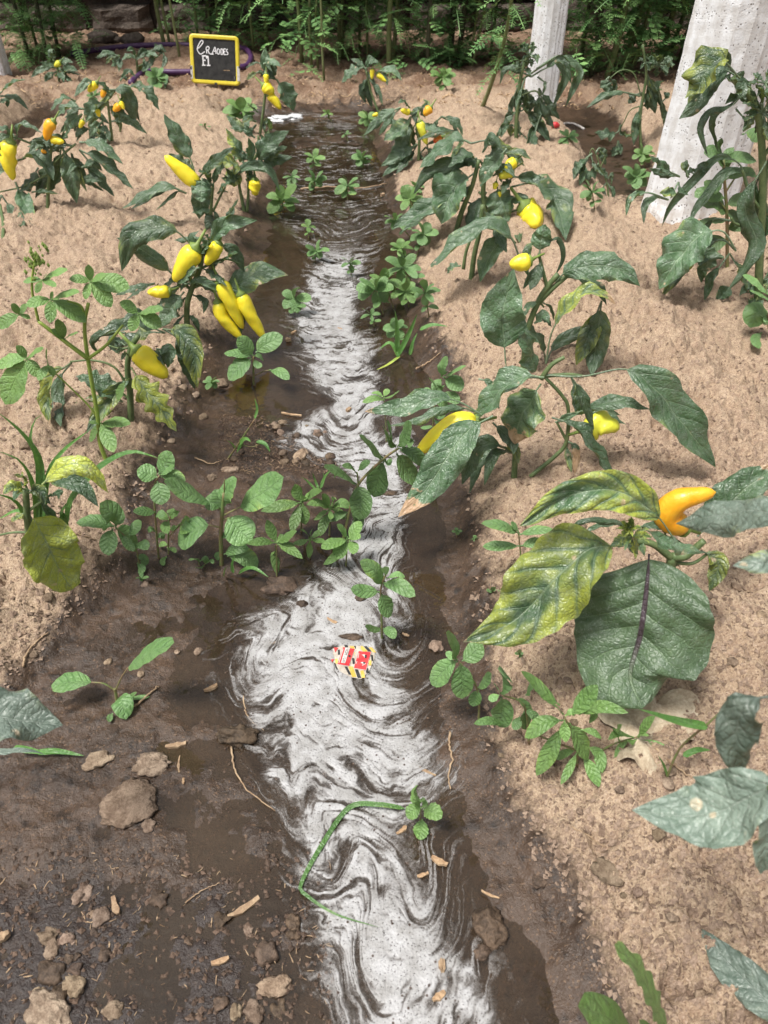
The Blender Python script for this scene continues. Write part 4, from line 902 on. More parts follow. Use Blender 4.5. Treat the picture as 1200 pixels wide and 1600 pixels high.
plant('pepper_plant', 'leafy pepper plant with lumpy hanging pepper and orange pepper at the left edge', 'pepper plant', '74,326',
      ['74,326 75,300 78,260 80,228|6', '4,385 5,350 0,320|6', '78,262 100,240 118,225|4', '78,270 40,290 0,300|3', '78,240 50,225 22,214|4', '80,232 95,215 100,205|3'],
      ['112,228 85,220 46,222|32|v=1.15 b=.04', '98,232 108,265 120,318|38|y=.12 v=1.1 roll=0', '30,250 60,246 84,282|40|v=.95', '124,234 150,248 175,270 209,296|32|v=.85 curl=.9', '124,222 155,226 192,256|26|v=1.1 b=.03', '24,284 35,310 54,347|34|v=1.15 y=.1 b=.1', '128,262 145,253 160,267|22|v=1.0', '125,286 140,279 160,284|17|v=.85', '24,218 35,196 66,208|18|v=.8', '2,305 20,330 40,358|26|v=1.0', '10,245 0,235 -15,240|26|v=1.05', '20,215 8,202 -10,205|20', '95,232 90,270 78,300|34|v=.8 d=.03', '60,262 45,285 30,300|32|v=.7 d=.04', '112,240 122,265 130,290|28|v=.7 d=.04', '85,250 70,275 55,310|30|v=.75 d=.03', '50,300 70,298 92,303|12|y=.2', '90,225 105,205 100,190|16|v=1.1', '75,235 60,225 45,240|24|v=.75'],
      ['17,222 13,248 20,282|27|y|lump=.12', '84,190 76,200 72,220|19|o', '80,218 100,222|14|y', '66,236 72,238|7|o'], base=PB)
plant('pepper_plant', 'pepper plant with several small yellow and orange peppers on the far left bed', 'pepper plant', '175,224',
      ['175,224 172,190 168,158|5', '188,206 186,180 180,160|3', '168,160 150,172 140,185|3'],
      ['150,128 135,129 116,151|17|v=1.15', '118,158 100,153 78,174|18|v=.95', '130,170 110,168 86,184|26|v=1.25', '188,126 200,112 213,121|14|v=.8', '194,134 225,143 249,173|28|v=1.05 b=.04', '170,140 196,145 212,192|34|v=.8', '172,190 200,188 230,209|19|v=1.0', '162,160 146,165 134,192|28|v=1.15', '160,190 148,200 140,215|24|v=1.1', '150,195 165,205 172,222|20|v=1.2', '128,178 112,190 100,205|22|v=1.1', '172,150 160,135 150,128|14', '180,160 190,175 200,182|16|v=.8', '140,200 125,205 118,215|20|v=1.0'],
      ['151,130 137,143|13|y', '163,141 159,153|10|o', '187,164 177,174|13|o', '188,159 194,171|9|y', '152,171 155,183|9|y', '130,188 124,200|9|y'], base=PB)
plant('pepper_plant', 'bushy low pepper plant with one small pepper at the far left', 'pepper plant', '92,126', ['92,126 90,108 88,95|4'],
      ['85,105 65,108 48,121|14|v=1.0', '84,95 80,82 84,76|14', '95,115 108,108 122,112|16|v=.9', '88,112 75,120 70,128|14', '96,118 105,122 112,130|12|v=1.1', '90,100 102,95 115,98|14', '86,118 95,120 100,128|16|v=1.0', '88,105 72,100 62,98|12'], ['94,97 85,104|10|l'], base=PB)
plant('pepper_plant', 'wilting far pepper plant in front of the hose left of the chalkboard', 'pepper plant', '214,122', ['214,122 214,100 212,85|4', '214,105 240,92 255,80|3'],
      ['185,88 168,82 150,90|14|v=1.05', '186,86 180,98 174,104|16|v=1.1', '214,92 200,88 190,95|12', '236,80 250,73 260,82|16|v=.8', '225,92 228,105 222,112|14', '240,82 235,98 230,108|16|v=.9', '255,82 258,95 252,108|12|v=.8', '245,108 256,118 258,138|12|v=1.1', '212,88 205,78 198,80|12', '222,90 235,84 248,88|14'], base=PB)
plant('pepper_plant', 'pepper plant half cut off by the left edge near the far channel', 'pepper plant', '-8,180', ['-8,180 -5,165 -3,150|4'], ['-3,148 20,131 41,124|13|v=1.05', '0,150 25,152 45,172|15|v=.9', '-3,160 10,158 12,168|14', '-5,155 -20,150 -30,160|12'], base=PB)
plant('pepper_plant', 'wilted dark pepper plant drooping in front of the slim white post', 'pepper plant', '806,222',
      ['806,222 808,175 815,115 826,85|7', '815,125 840,108 872,88|3', '812,150 835,142 845,150|3', '826,100 812,95 806,110|2'],
      ['838,108 870,88 886,94 902,118 884,167|22|curl=1.1 pet=.32', '830,120 852,107 880,97 893,132|17|v=.75', '842,138 851,168 866,202|26|v=.6', '845,180 836,208 831,243|22|v=.75', '820,122 812,148 806,172|13|v=.9', '815,165 796,186 774,218|24|v=.8', '812,130 800,160 795,190|18|v=.65', '822,140 830,160 826,175|18|v=.6', '840,120 850,130 848,150|10|v=.8', '808,175 822,172 830,178|14|v=1.0', '810,190 815,215 830,225|12|v=1.2', '800,195 790,200 782,215|14|v=.9']
      + [q+'|v=.95 y=.1 curl=1.2' for q in rosette(828, 86, 22, 9, 31, .5, 1.0)]+[q+'|v=.8 curl=1.2' for q in rosette(818, 108, 16, 7, 32, .5, 1.0)], base=WILT)
plant('pepper_plant', 'wilted pepper plant with hanging leaves between the two white posts', 'pepper plant', '1003,238',
      ['1003,238 1000,190 1005,150 1010,115 1004,70|5', '1002,150 990,115 970,110 950,125|2', '1003,165 985,172 975,190 970,200|2', '1010,130 1030,150|2'],
      ['952,120 946,128 952,142|18|v=1.0 curl=1.2', '1000,150 970,144 942,150 916,169|16|v=1.0', '1009,112 1015,140 1024,178|22|v=.9', '1005,150 996,185 990,227|26|v=1.35 roll=0', '970,195 962,208 928,207|20|v=.9', '1030,150 1037,175 1040,203|18|v=.9', '1002,145 990,150 982,162|18|v=.65', '966,220 962,235 956,245|16|v=1.2', '1030,150 1030,135 1038,126|12|v=1.2', '1034,160 1042,150 1036,145|12|v=1.1']
      + [q+'|v=.85 y=.15 curl=1.3' for q in rosette(1030, 102, 26, 10, 33, .5, .8)]+[q+'|v=.8 y=.1 curl=1.3' for q in rosette(1008, 98, 14, 6, 34, .5, .9)], base=WILT)
plant('pepper_plant', 'small shrivelled pepper plant in the low ground left of the thick post', 'pepper plant', '952,312',
      ['952,312 948,285 938,262 932,242|3', '932,242 925,232 918,250|2', '938,262 945,245 938,236|2'], ['920,245 912,262 905,290|20|v=1.2', '930,240 938,232 946,258|16|v=.95 curl=1.2', '935,255 928,268 912,280|18|v=1.0', '948,285 942,295 946,308|14|v=.8', '925,240 908,255 898,275|12', '950,280 956,270 955,290|12|v=.9', '922,240 930,262 940,272|16|v=.9'], base=WILT)
plant('pepper_plant', 'large badly wilted pepper plant with twisted leaves at the right edge', 'pepper plant', '1186,470',
      ['1186,470 1188,380 1192,300 1190,220 1182,170 1168,138|13', '1190,300 1205,240 1210,180|8', '1190,330 1170,300 1160,265|5', '1188,360 1150,350 1142,340|5', '1182,180 1160,128 1155,122|5', '1190,250 1215,210|6'],
      ['1156,122 1128,94 1105,112 1092,140 1070,154|46|y=.38 curl=.8 wave=.3 v=.95 d=-.03', '1162,132 1138,122 1150,145 1133,163|28|v=.75 curl=1.2', '1165,140 1138,166 1110,174 1094,198 1106,246|22|v=.65 pet=.15', '1172,302 1155,256 1120,248 1085,282 1048,322 1034,354|20|v=.95 pet=.3', '1198,252 1164,318 1182,385 1136,455|44|v=.8 pet=.12 wave=.3 d=-.05', '1150,392 1130,362 1100,366 1068,392 1030,452|54|pet=.35 v=1.35 roll=0 curl=.5 d=-.04', '1142,345 1115,343 1092,370 1070,394|22|v=.75', '1085,392 1102,400 1106,424|36|v=.9 d=-.02', '1140,396 1115,432 1100,470|24|v=.9', '1150,440 1130,460 1122,468|24|v=.9', '1062,276 1036,262 1016,244|22|v=1.0 curl=1.2', '1044,312 1010,301 985,312 978,338|22|v=1.2 pet=.45', '1075,275 1070,258 1074,250|14|v=.9 y=.2', '1060,285 1050,300 1030,302|16|y=.3 v=1.1 curl=1.2', '1085,272 1095,262 1105,270|16|v=.8', '1190,470 1170,450 1155,462|30|v=.9', '1192,440 1205,420 1200,450|26|v=1.0', '1150,170 1165,190 1160,205|12|y=.2']
      + [q+'|v=1.0 y=.2 curl=1.4' for q in rosette(1192, 175, 40, 14, 35, .35, 1.2)]+[q+'|v=1.0 y=.2 curl=1.3' for q in rosette(1196, 130, 28, 8, 36, .4, 1.0)], base=WILT)

# ------------------------------------------------------------------ weeds
WB = dict(fold=.22, curl=.35, wave=.05, pet=.05, a=.70, e=.62, N=12, Mc=7, updir=.6)
LB = dict(fold=.22, curl=.25, wave=.05, pet=.06, a=.9, e=.85, N=12, Mc=5, updir=.6)
def weed(label, root, stems, leaves, mat='weed_leaf', base=WB, smat='weed_stem', name='broadleaf_weed', val=1.0, spread=.05, group=None):
    return plant(name, label, 'weed', root, stems, leaves, (), mat, smat, group, base, 0.0, spread, val)
weed('slender weed with paired oval leaves standing in the foam above the sachet', '597,998', ['597,998 596,960 595,920 603,897|4'],
     ['596,914 588,895 562,877|30', '598,911 620,913 649,932|27', '593,925 570,924 548,920|23', '596,928 602,945 611,963|30', '602,899 602,890 602,885|13|v=1.3', '605,903 620,897 633,902|13|v=1.2', '595,981 585,983 570,979|15', '598,982 610,987 617,998|18'], val=1.05)
weed('broad leaved weed with large floppy leaves at the middle left of the furrow', '345,884', ['345,884 345,830 350,770|7', '349,805 376,792|3', '347,798 328,785|3', '347,825 325,820|3', '350,812 360,808|3', '350,775 351,748|2'],
     ['374,793 410,770 443,745|56|v=1.1 pet=.02', '330,786 298,772 256,752|46|pet=.02', '352,790 354,772 370,748|38', '356,808 374,828 393,846|52|pet=.02 v=1.15', '327,820 302,828 278,851|54|pet=.02', '345,792 330,785 320,792|32|v=.8', '350,866 370,857 389,857|20', '355,869 380,868 403,886|30', '348,868 341,868 337,874|13', '347,795 340,775 335,765|30|v=.85', '345,840 355,835 372,840|16|v=.8'])
weed('two-tiered weed with rounded leaves on the left mud bank', '247,872', ['247,872 243,815 241,760 250,742|3.5'],
     ['246,746 232,740 214,734|32', '248,740 258,726 268,706|34', '246,752 250,770 253,789|32', '252,745 270,742 290,751|20|v=1.1', '243,800 226,799 208,800|17', '243,805 250,803 256,808|16', '250,742 262,735 272,728|14|v=1.3', '243,830 236,826 232,832|10', '244,840 252,836 256,842|10'])
weed('four-leaved light green weed below the yellow net-veined leaf', '217,884', ['217,884 211,856 180,823|3'],
     ['178,822 150,814 119,817|30', '181,822 178,805 156,786|38', '181,825 196,836 216,856|42', '176,826 170,845 170,868|29', '202,836 211,825 221,814|21|v=.9', '212,851 222,850 231,859|21|v=.9', '178,823 168,820 160,828|12|v=1.4', '213,868 224,872 228,884|14|v=.8', '215,880 222,888 218,898|12', '190,835 200,850 208,862|18|v=.8'])
weed('small bright clover-like weed between two broad leaved weeds', '262,866', ['262,866 263,840 264,815 266,808|3', '263,840 272,830 282,820|2'],
     ['266,810 268,800 262,797|14', '266,810 275,803 274,798|14', '264,812 254,806 247,808|14', '264,814 258,822 262,834|16', '282,818 292,812 292,806|14', '282,820 290,828 284,835|18', '280,820 273,826 272,820|14', '284,818 300,818 308,824|16', '262,852 254,850 248,852|10', '262,856 270,858 274,864|10', '260,870 254,876 256,884|9'], mat='bright_leaf')
weed('tiny seedlings by the shallow pool at the foot of the broad leaved weed', '312,884', ['312,884 310,876|2', '318,886 322,878|2'], ['310,877 304,873 296,876|13', '312,877 320,872 322,880|11', '322,880 330,876 333,881|9', '318,884 312,888 306,886|8'])
weed('star-shaped narrow leaved weed beside the soil crust in the furrow', '470,830', ['470,830 471,805 472,785|3'],
     ['472,784 464,770 461,756|20', '473,784 488,772 503,767|20', '471,785 440,790 407,799|20', '473,786 475,802 477,820|18', '470,787 462,810 455,832|18|v=.8', '473,783 480,775 484,770|10|v=1.4', '471,783 476,778 472,772|9|v=1.4'], base=LB, mat='bright_leaf', val=.85)
weed('narrow leaved weed rooted in the pool with a five-pointed head', '432,900', ['432,900 432,870 432,850|3'],
     ['432,848 424,830 417,812|17', '433,848 448,840 464,830|18', '434,850 452,858 473,873|18', '431,852 430,872 433,898|16|v=.85', '430,848 410,846 386,850|16|v=.9', '432,847 440,838 436,834|9|v=1.3', '434,848 448,850 462,852|12|v=.8'], base=LB, mat='bright_leaf', val=.85)
weed('smallest star-shaped weed between two narrow leaved weeds', '484,872', ['484,872 484,855 484,842|2.5'], ['484,841 478,832 470,828|10', '485,841 495,834 500,828|11', '486,843 500,845 508,848|10', '483,843 470,848 458,848|11', '484,844 484,858 482,872|12', '484,840 486,832 488,826|9'], base=LB, mat='bright_leaf', val=.85)
weed('narrow leaved weed with pale budding centre left of the foam', '514,836', ['514,836 516,810 516,796|3'], ['515,794 498,786 479,789|19', '517,794 532,786 550,793|20', '516,796 517,805 516,812|10|v=1.4', '515,793 508,780 503,772|16', '518,795 530,802 542,808|18', '514,797 500,806 490,812|16', '516,792 522,782 520,776|12|v=1.2', '516,800 506,818 500,838|16|v=.8'], base=LB, mat='bright_leaf', val=.85)
weed('bright weed with oval leaves at the left rim of the foam', '540,884', ['540,884 542,860 544,843|3'], ['545,842 555,828 565,815|22|v=1.1', '543,842 522,848 502,857|22', '543,845 532,858 527,874|24', '546,845 552,854 552,866|18|v=1.1', '546,842 556,838 564,840|14|v=1.2', '542,846 525,868 505,882|16|v=.8', '543,840 535,828 526,820|18|v=.9'], mat='bright_leaf')
weed('tall dark leaved weed with two budding heads over the foam', '535,842', ['535,842 546,800 560,757 598,718 622,701|5', '560,757 558,738|3', '598,718 604,712|3'],
     ['598,715 580,700 563,684|42', '600,720 592,745 584,777|38', '618,698 605,685 599,668|29', '622,697 634,680 643,660|33|v=1.15', '626,703 646,708 665,727|24', '620,709 636,735 656,757|42', '556,756 535,741 506,730|36', '557,739 548,729 534,728|13', '560,735 570,725 579,721|13', '558,757 564,780 560,812|40', '622,700 632,705 630,696|10|v=1.4', '600,717 606,724 612,716|12|v=1.3', '618,696 612,688 606,656|14|v=1.2', '625,698 640,690 640,700|14|v=1.1', '545,800 530,806 510,812|20|v=.85', '548,798 560,815 548,830|20|v=.8'], val=.72)
bits = []; TW = bpy.data.objects['broadleaf_weed.011'] if 'broadleaf_weed.011' in bpy.data.objects else None
weed('weed with light oval leaves behind the large smooth yellow pepper', '677,682', ['677,682 678,645 690,592|3'], ['690,588 692,573 700,558|22', '693,590 710,580 728,572|18', '690,592 684,602 688,613|22', '695,591 710,598 721,611|28', '683,606 676,598 671,592|14', '676,614 668,610 658,611|11', '680,652 690,650 699,640|16', '677,666 668,668 657,668|9', '680,640 672,632 664,628|16', '688,615 705,620 718,630|20|v=.85', '678,622 690,628 698,640|18', '678,656 686,662 694,660|10'], mat='weed_leaf', val=1.05)
weed('little four-leaved weed standing in the foam beside the brown-tipped leaf', '604,690', ['604,690 602,650 600,625|2.5'], ['600,625 586,622 566,629|13', '600,619 604,612 606,607|11|v=1.2', '600,622 612,619 624,611|12', '598,620 590,614 580,614|10|v=1.2'], mat='bright_leaf')
weed('broad leaved weed under the cluster of hanging yellow peppers', '396,602', ['396,602 396,580 396,556|4', '396,588 412,580 424,578|2'], ['395,555 386,543 371,527|28', '400,551 415,538 442,525|31', '392,558 372,552 350,552|22', '393,560 376,572 357,594|37', '398,556 405,556 412,562|12|v=1.3', '422,578 436,580 452,593|19', '397,562 402,570 410,572|12'])
weed('three-leaved amaranth seedling on the wet mud at left', '182,1098', ['182,1098 181,1085 179,1076|6', '181,1078 190,1058 200,1043|3', '179,1078 162,1068 143,1066|3'], ['199,1044 235,1020 272,1004|52|pet=.02 v=1.1', '144,1066 112,1065 80,1071|42|pet=.02 v=1.1', '183,1092 190,1096 197,1124|34|pet=.02 v=1.05', '198,1093 214,1090 234,1088|10|v=1.2', '196,1092 206,1086 214,1082|7', '176,1115 172,1120 170,1128|10'], val=1.0)
weed('four-leaved weed at the water edge below the yellowing pepper leaf', '749,1124', ['749,1124 746,1078 718,1034|4'], ['712,1031 710,1012 697,988|32', '715,1033 698,1043 674,1070|36', '719,1036 722,1060 722,1092|36', '722,1033 738,1022 754,1005|33', '711,1028 704,1024 697,1018|12|v=1.4', '746,1075 758,1066 768,1052|21', '748,1078 743,1090 739,1104|21', '714,1030 708,1026 700,1030|10|v=1.4'])
weed('weed with a yellow-green growing tip right of the four-leaved water edge weed', '828,1156', ['828,1156 818,1102 784,1086|4'], ['784,1084 790,1062 785,1044|36', '783,1090 785,1110 780,1136|37', '806,1091 820,1104 822,1140|28', '782,1083 777,1076 773,1068|13|v=1.5', '780,1086 772,1090 763,1093|15|v=1.5', '822,1086 830,1075 836,1068|20|v=.9', '786,1132 765,1126 740,1131|14', '812,1120 808,1130 802,1140|16|v=.85', '820,1110 834,1118 842,1128|16|v=.85'])
weed('star-shaped bright weed with long pointed leaves on the damp right bank', '904,1192', ['904,1192 900,1160 882,1120|4', '900,1172 868,1160 838,1148|4'],
     ['874,1102 850,1082 814,1049|31', '880,1125 850,1130 820,1153|28', '878,1135 862,1170 838,1212|27', '890,1130 905,1155 919,1187|31', '890,1118 912,1097 934,1070|31', '905,1116 940,1104 982,1114|21', '882,1125 883,1143 884,1160|18|v=1.25', '880,1116 868,1104 854,1097|16|v=1.3', '910,1180 925,1203 936,1230|21', '902,1175 890,1200 876,1226|14', '900,1172 882,1178 866,1186|15', '918,1166 936,1180 941,1208|20', '908,1140 925,1143 940,1154|12', '884,1118 892,1112 898,1118|12|v=1.4', '920,1100 928,1115 920,1130|14'], base=LB, mat='bright_leaf')
weed('small narrow leaved weed growing across the crumpled dry leaf', '932,1172', ['932,1172 960,1162 997,1151|3.5'], ['997,1150 1010,1132 1024,1119|18', '1000,1155 1030,1168 1054,1186|17', '998,1157 1010,1180 1027,1194|18', '990,1152 966,1146 950,1156|16', '998,1152 1004,1148 1014,1150|10|v=1.3', '994,1156 986,1160 980,1158|10|v=1.3', '1000,1160 1012,1176 1030,1192|12', '985,1155 970,1166 960,1184|10', '968,1158 962,1144 972,1132|16'], base=LB, mat='bright_leaf')
weed('four-leaved weed half hidden under the arching yellow-green pepper leaf', '817,894', ['817,894 813,862 810,830|3'], ['810,833 785,822 752,818|24', '812,835 840,828 868,830|19', '812,853 785,853 754,854|23', '814,853 835,848 858,856|19', '810,830 804,822 798,816|12|v=1.2'])
for k, (px, py, r0, lab) in enumerate([(770, 925, 12, 'tiny round-leaved seedling left of the huge yellowing leaf'), (714, 830, 9, 'tiny seedling on bare wet soil above the water edge'), (742, 842, 8, 'tiny seedling beside the four-leaved half hidden weed'), (222, 903, 9, 'tiny seedling on the mud left of the shallow pool'), (812, 1022, 8, 'minute seedling on the dry soil under the yellowing leaf')]):
    weed(lab, f'{px},{py+6}', [f'{px},{py+6} {px},{py}|2'], rosette(px, py, r0, 4, 50+k, .8))
weed('serrated small weed at the bend of the floating grass blade', '656,1288', ['656,1288 657,1275 658,1264|3'], ['656,1259 652,1245 650,1230|27', '658,1262 647,1266 636,1278|25', '662,1265 675,1267 690,1279|30', '660,1280 658,1294 655,1312|27', '660,1262 664,1256 662,1250|10'], base=dict(WB, notch=.14, N=22), mat='bright_leaf')
weed('lobed pale green leaf weed at the bottom right', '1045,1650', ['1045,1650 1035,1618|4'], ['1042,1620 1020,1560 995,1512 960,1476|52|pet=.04 notch=.42 N=30 a=.35 e=.4 roll=0', '1000,1640 960,1595 903,1572|62|v=.95 a=.5 e=.35 roll=0', '1030,1620 1010,1605 1000,1600|20'], base=WB, mat='bright_leaf', val=1.1)
# grasses
GB = dict(fold=.5, curl=.2, wave=.03, pet=.02, a=.25, e=.8, N=16, Mc=5, updir=.5)
def grass(label, root, stems, blades, val=1.0, **k): return plant('grass_tuft', label, 'grass tuft', root, stems, blades, (), 'grass_blade', 'weed_stem', None, GB, 0.0, .05, val, 'blade')
grass('grass tuft with long arching blades behind the yellow net-veined leaf', '62,862', [], ['62,862 66,750 57,708 30,672 -5,643|15', '60,850 60,730 48,690 54,658 68,646|11', '64,855 74,752 96,708 142,670|13', '60,860 54,770 32,722 -6,704|11', '105,822 110,790 122,768 160,728 205,706 248,716|17', '100,826 97,806 106,784|15|v=1.1', '60,860 30,790 -8,770|10', '58,862 35,800 -5,812|9', '105,824 98,798 90,790|9'])
grass('bent green grass blade floating across the foam', '640,1266', [], ['641,1265 592,1257 545,1262 500,1325 470,1382 478,1398 524,1428 592,1449|9|v=.7 a=.2 d1=0 N=40 wave=.0 roll=0 fold=.15 crump=0'], val=.9)
grass('thin grass runner stalk with two blades at right beside the dry leaf', '1042,1215', ['1042,1215 1062,1170 1100,1136 1142,1098|4'], ['1108,1136 1060,1128 998,1108|16|roll=0', '1066,1182 1088,1172 1110,1172|10', '1042,1212 1036,1195 1028,1180|6'], val=1.05)
grass('short grass blades at the rim of the pool under the broad leaved weed', '368,900', [], ['364,896 364,880 368,866|7', '372,896 395,888 420,902|9', '350,902 352,890 356,884|5'])
grass('pale grass seedling leaves lying on the mud at the left edge', '48,1180', [], ['20,1168 45,1172 74,1178|11|v=1.2', '55,1176 90,1174 132,1181|10'])
grass('grass blades standing in shallow water right of the foam', '624,560', [], ['622,556 620,510 617,484|8', '622,556 640,520 652,490|9', '624,560 610,536 592,546|7', '640,556 645,535 652,520|6', '655,516 675,508 700,510|7|v=1.1', '626,556 606,570 588,578|5|v=1.3 y=.5'], val=1.1)
grass('thin straggling grass by the soil island in the furrow', '352,716', ['352,716 372,694 398,655|3', '372,694 395,698 412,690|2'], ['400,690 414,694 422,706|8', '398,655 402,640 398,622|5', '374,694 384,686 392,690|9|v=1.2', '380,688 374,700 370,708|8', '366,700 360,692 354,688|8|v=1.3'], val=1.0)
grass('grass sprigs at the edge of the brown crust beside the tall dark weed', '500,762', [], ['498,765 492,750 488,738|4', '500,764 508,745 520,732|5', '502,762 506,748 505,738|4', '494,766 480,752 470,745|4', '522,748 528,735 532,722|4'], val=.9)
# smaller weeds further along the furrow
FW = [('442,330', '442,312', 30, 5, 'four-leaved weed at the left waterline of the far furrow'), ('455,292', '456,276', 14, 5, 'small weed just behind the four-leaved far furrow weed'), ('490,300', '492,282', 18, 5, 'weed standing in mid stream in the far furrow'), ('490,268', '490,246', 16, 4, 'thin weed farthest up the muddy stream'),
      ('543,312', '543,290', 22, 6, 'round-leaved weed in the middle of the far stream'), ('492,408', '494,392', 18, 4, 'curling seedling left of the first foam swirls'), ('482,372', '482,354', 13, 3, 'seedling with one arched leaf in the dark far water'), ('550,432', '547,412', 16, 4, 'sprout standing on the upper foam tongue'),
      ('460,490', '460,466', 24, 4, 'weed with one bright leaf at the left rim of the upper foam'), ('655,345', '640,312', 26, 5, 'oval-leaved weed beneath the dark rolled pepper leaf'), ('645,372', '618,345', 20, 6, 'pale jagged weed on the right waterline'), ('650,400', '662,366', 22, 6, 'five-fingered weed on the right bank'),
      ('640,410', '626,388', 18, 6, 'low weed below the pale jagged weed'), ('650,450', '630,418', 32, 6, 'round-leaved weed at the right waterline of mid furrow'), ('600,490', '588,452', 28, 7, 'feathery low weed leaning over the foam'), ('616,480', '602,440', 24, 6, 'upright narrow weed beside the feathery low weed'),
      ('672,500', '664,458', 24, 6, 'weed with paired leaves on the right mud slope'), ('622,548', '620,514', 20, 5, 'thin weed among the grass blades in shallow water'), ('640,480', '634,455', 24, 6, 'dark low weed in the shade of the right bank plants'), ('586,510', '580,492', 16, 4, 'single-leaved weed at the right rim of the upper foam'),
      ('332,606', '330,598', 14, 5, 'small weed beside the tan pebble on the left bank'), ('520,190', '512,178', 10, 4, 'sprout by the pale inflow foam'), ('545,220', '540,210', 10, 4, 'sprout in the shallow water below the inflow'), ('570,262', '566,246', 16, 5, 'weed with fallen yellow petal on the far right waterline'),
      ('590,190', '575,185', 18, 6, 'leafy weed at the right of the inflow'), ('930,330', '925,300', 22, 6, 'low weed in the ditch left of the thick post'), ('1000,300', '996,276', 24, 7, 'spreading weed in the ditch behind the post foot'), ('1010,260', '1004,240', 18, 6, 'pale weed clump in the far ditch'),
      ('895,225', '888,214', 16, 6, 'weed by the tan puddle near the slim post'), ('1158,352', '1150,345', 10, 5, 'tiny weed on the sandy bed near the right edge'), ('385,190', '378,172', 26, 7, 'weed clump between the chalkboard and the furrow'), ('150,158', '146,150', 12, 5, 'tiny weed by the far left channel'), ('250,135', '245,120', 20, 7, 'leafy weed left of the chalkboard stake'),
      ('700,145', '692,120', 20, 9, 'leafy weed at the hedge foot left of the sapling'), ('330,205', '320,198', 8, 4, 'speck-sized weed on the dry left bed'), ('640,300', '648,292', 14, 5, 'sprig beneath the spotted pepper plant'), ('1060,330', '1040,325', 26, 5, 'flat broad-leaved weed at the foot of the thick post')]
for k, (ro, hd, r0, n, lab) in enumerate(FW):
    hx, hy = parse(hd)[0]; mt = 'weed_leaf' if k % 3 else 'bright_leaf'; rx, ry = parse(ro)[0]
    lv = rosette(hx, hy, r0*1.1, n+1, 200+k, (.62, .5, .72)[k % 3], .8)
    if ry-hy > 14: lv += rosette((hx+rx)/2, (hy+ry)/2, r0*.7, 3, 300+k, .6, .7)
    weed(lab, ro, [f'{rx:.0f},{ry:.0f} {(hx+rx)/2:.0f},{(hy+ry)/2+2:.0f} {hx:.0f},{hy:.0f}|{max(2.0, r0*.1):.1f}'], lv, mt, dict(WB, N=9, Mc=5), val=.95)
weed('amaranth with broad dull leaves in front of the thick post', '1138,420', ['1138,420 1136,340 1132,280 1130,250|6', '1136,330 1120,310|3', '1134,300 1160,260|3'], ['1132,262 1118,240 1100,240|34', '1134,255 1150,245 1182,252|34|v=.9', '1134,280 1165,268 1182,276|26', '1130,285 1112,292 1100,290|26|v=.9', '1134,310 1100,302 1085,308|30', '1136,335 1118,318 1098,322|38|v=.85', '1136,345 1108,345 1090,350|24', '1134,262 1124,232 1128,215|14|v=.7', '1134,320 1160,312 1180,320|30|v=.85', '1136,360 1160,350 1176,362|30|v=.8', '1132,270 1138,240 1146,230|18', '1138,375 1116,380 1100,392|30|v=.8', '1160,210 1176,205 1188,222|40|v=1.0', '1134,330 1148,340 1156,352|28|v=.7'], val=.72)
weed('weed with big pale leaf at the right edge beyond the sandy bed', '1205,520', ['1205,520 1200,490|5'], ['1205,505 1185,488 1172,512|44|v=1.1', '1200,460 1178,440 1160,430|22|v=1.5', '1205,470 1190,462 1172,455|20|v=1.4', '1190,520 1180,530 1186,545|16'], val=.85)

# ------------------------------------------------------------------ small things lying about
def lay(px, py, lift=0.0):
    p = ground(px, py); p[2] = max(p[2]+float(detail(p[0], p[1], p[2])), 0.0)+lift; return p
def clod(label, px, py, rx, ry, rz, seed, mat='clod', group='soil clods', sub=3, name='soil_clod', rough=.42, yaw=None, lift=.18):
    s = tg(px, py)/FPX; o = obj(name, rock_mesh(name, seed, rx*s, ry*s, rz*s, M[mat], sub, rough), None, lay(px, py, rz*s*lift)); q_ = random.Random(seed+3); g_ = q_.uniform(.62, 1.12); o.color = (g_, g_*q_.uniform(.99, 1.05), g_*q_.uniform(.92, 1.04), 1); o.rotation_euler = (0, 0, random.Random(seed).uniform(0, 6.28) if yaw is None else yaw)
    return tag(o, label, 'clod' if name == 'soil_clod' else name.split('_')[-1], group)
clod('largest flat dried mud flake on the wet mud at lower left', 202, 1259, 41, 40, 9, 1, yaw=0.2, sub=4, rough=.22)
clod('pale bumpy mud flake just above the largest flat flake', 238, 1196, 29, 19, 9, 2, yaw=.1, sub=4)
clod('long mud flake left of the pale bumpy flake', 154, 1187, 24, 14, 8, 3, yaw=.5)
clod('small mud flake touching the lower right of the largest flake', 234, 1293, 11, 10, 4, 4)
clod('dark crumbly clod at the left rim of the foam', 372, 1152, 28, 17, 14, 5, 'wet_clod', rough=.45, sub=4, yaw=0)
clod('round crumbly clod beside the puddle right of the foam', 765, 1450, 29, 27, 17, 6, 'wet_clod', rough=.35, sub=4)
clod('small dark clod below the round crumbly clod', 754, 1488, 12, 15, 10, 7, 'wet_clod')
clod('crumbly clod at the pool edge above the wide foam swirl', 440, 918, 27, 17, 13, 8, 'wet_clod', rough=.4, yaw=0)
clod('brown bark lump floating just above the printed sachet', 549, 997, 17, 7, 6, 9, 'wet_clod', yaw=.05)
clod('small lump floating in the foam under the slender weed', 564, 936, 10, 7, 6, 10, 'wet_clod')
clod('small lump in the foam left of the slender weed', 472, 946, 9, 7, 5, 11, 'wet_clod')
clod('tan pebble-like clod at the water edge right of the sachet', 681, 1011, 10, 10, 7, 12)
clod('tan pebble on the left bank above the shallow pool', 346, 601, 9, 9, 7, 13)
clod('small clod at the edge of the puddle right of the serrated weed', 843, 1377, 12, 11, 6, 14, 'wet_clod')
clod('flat crumbling clod on the dry edge at lower right', 952, 1362, 27, 22, 10, 15, rough=.4)
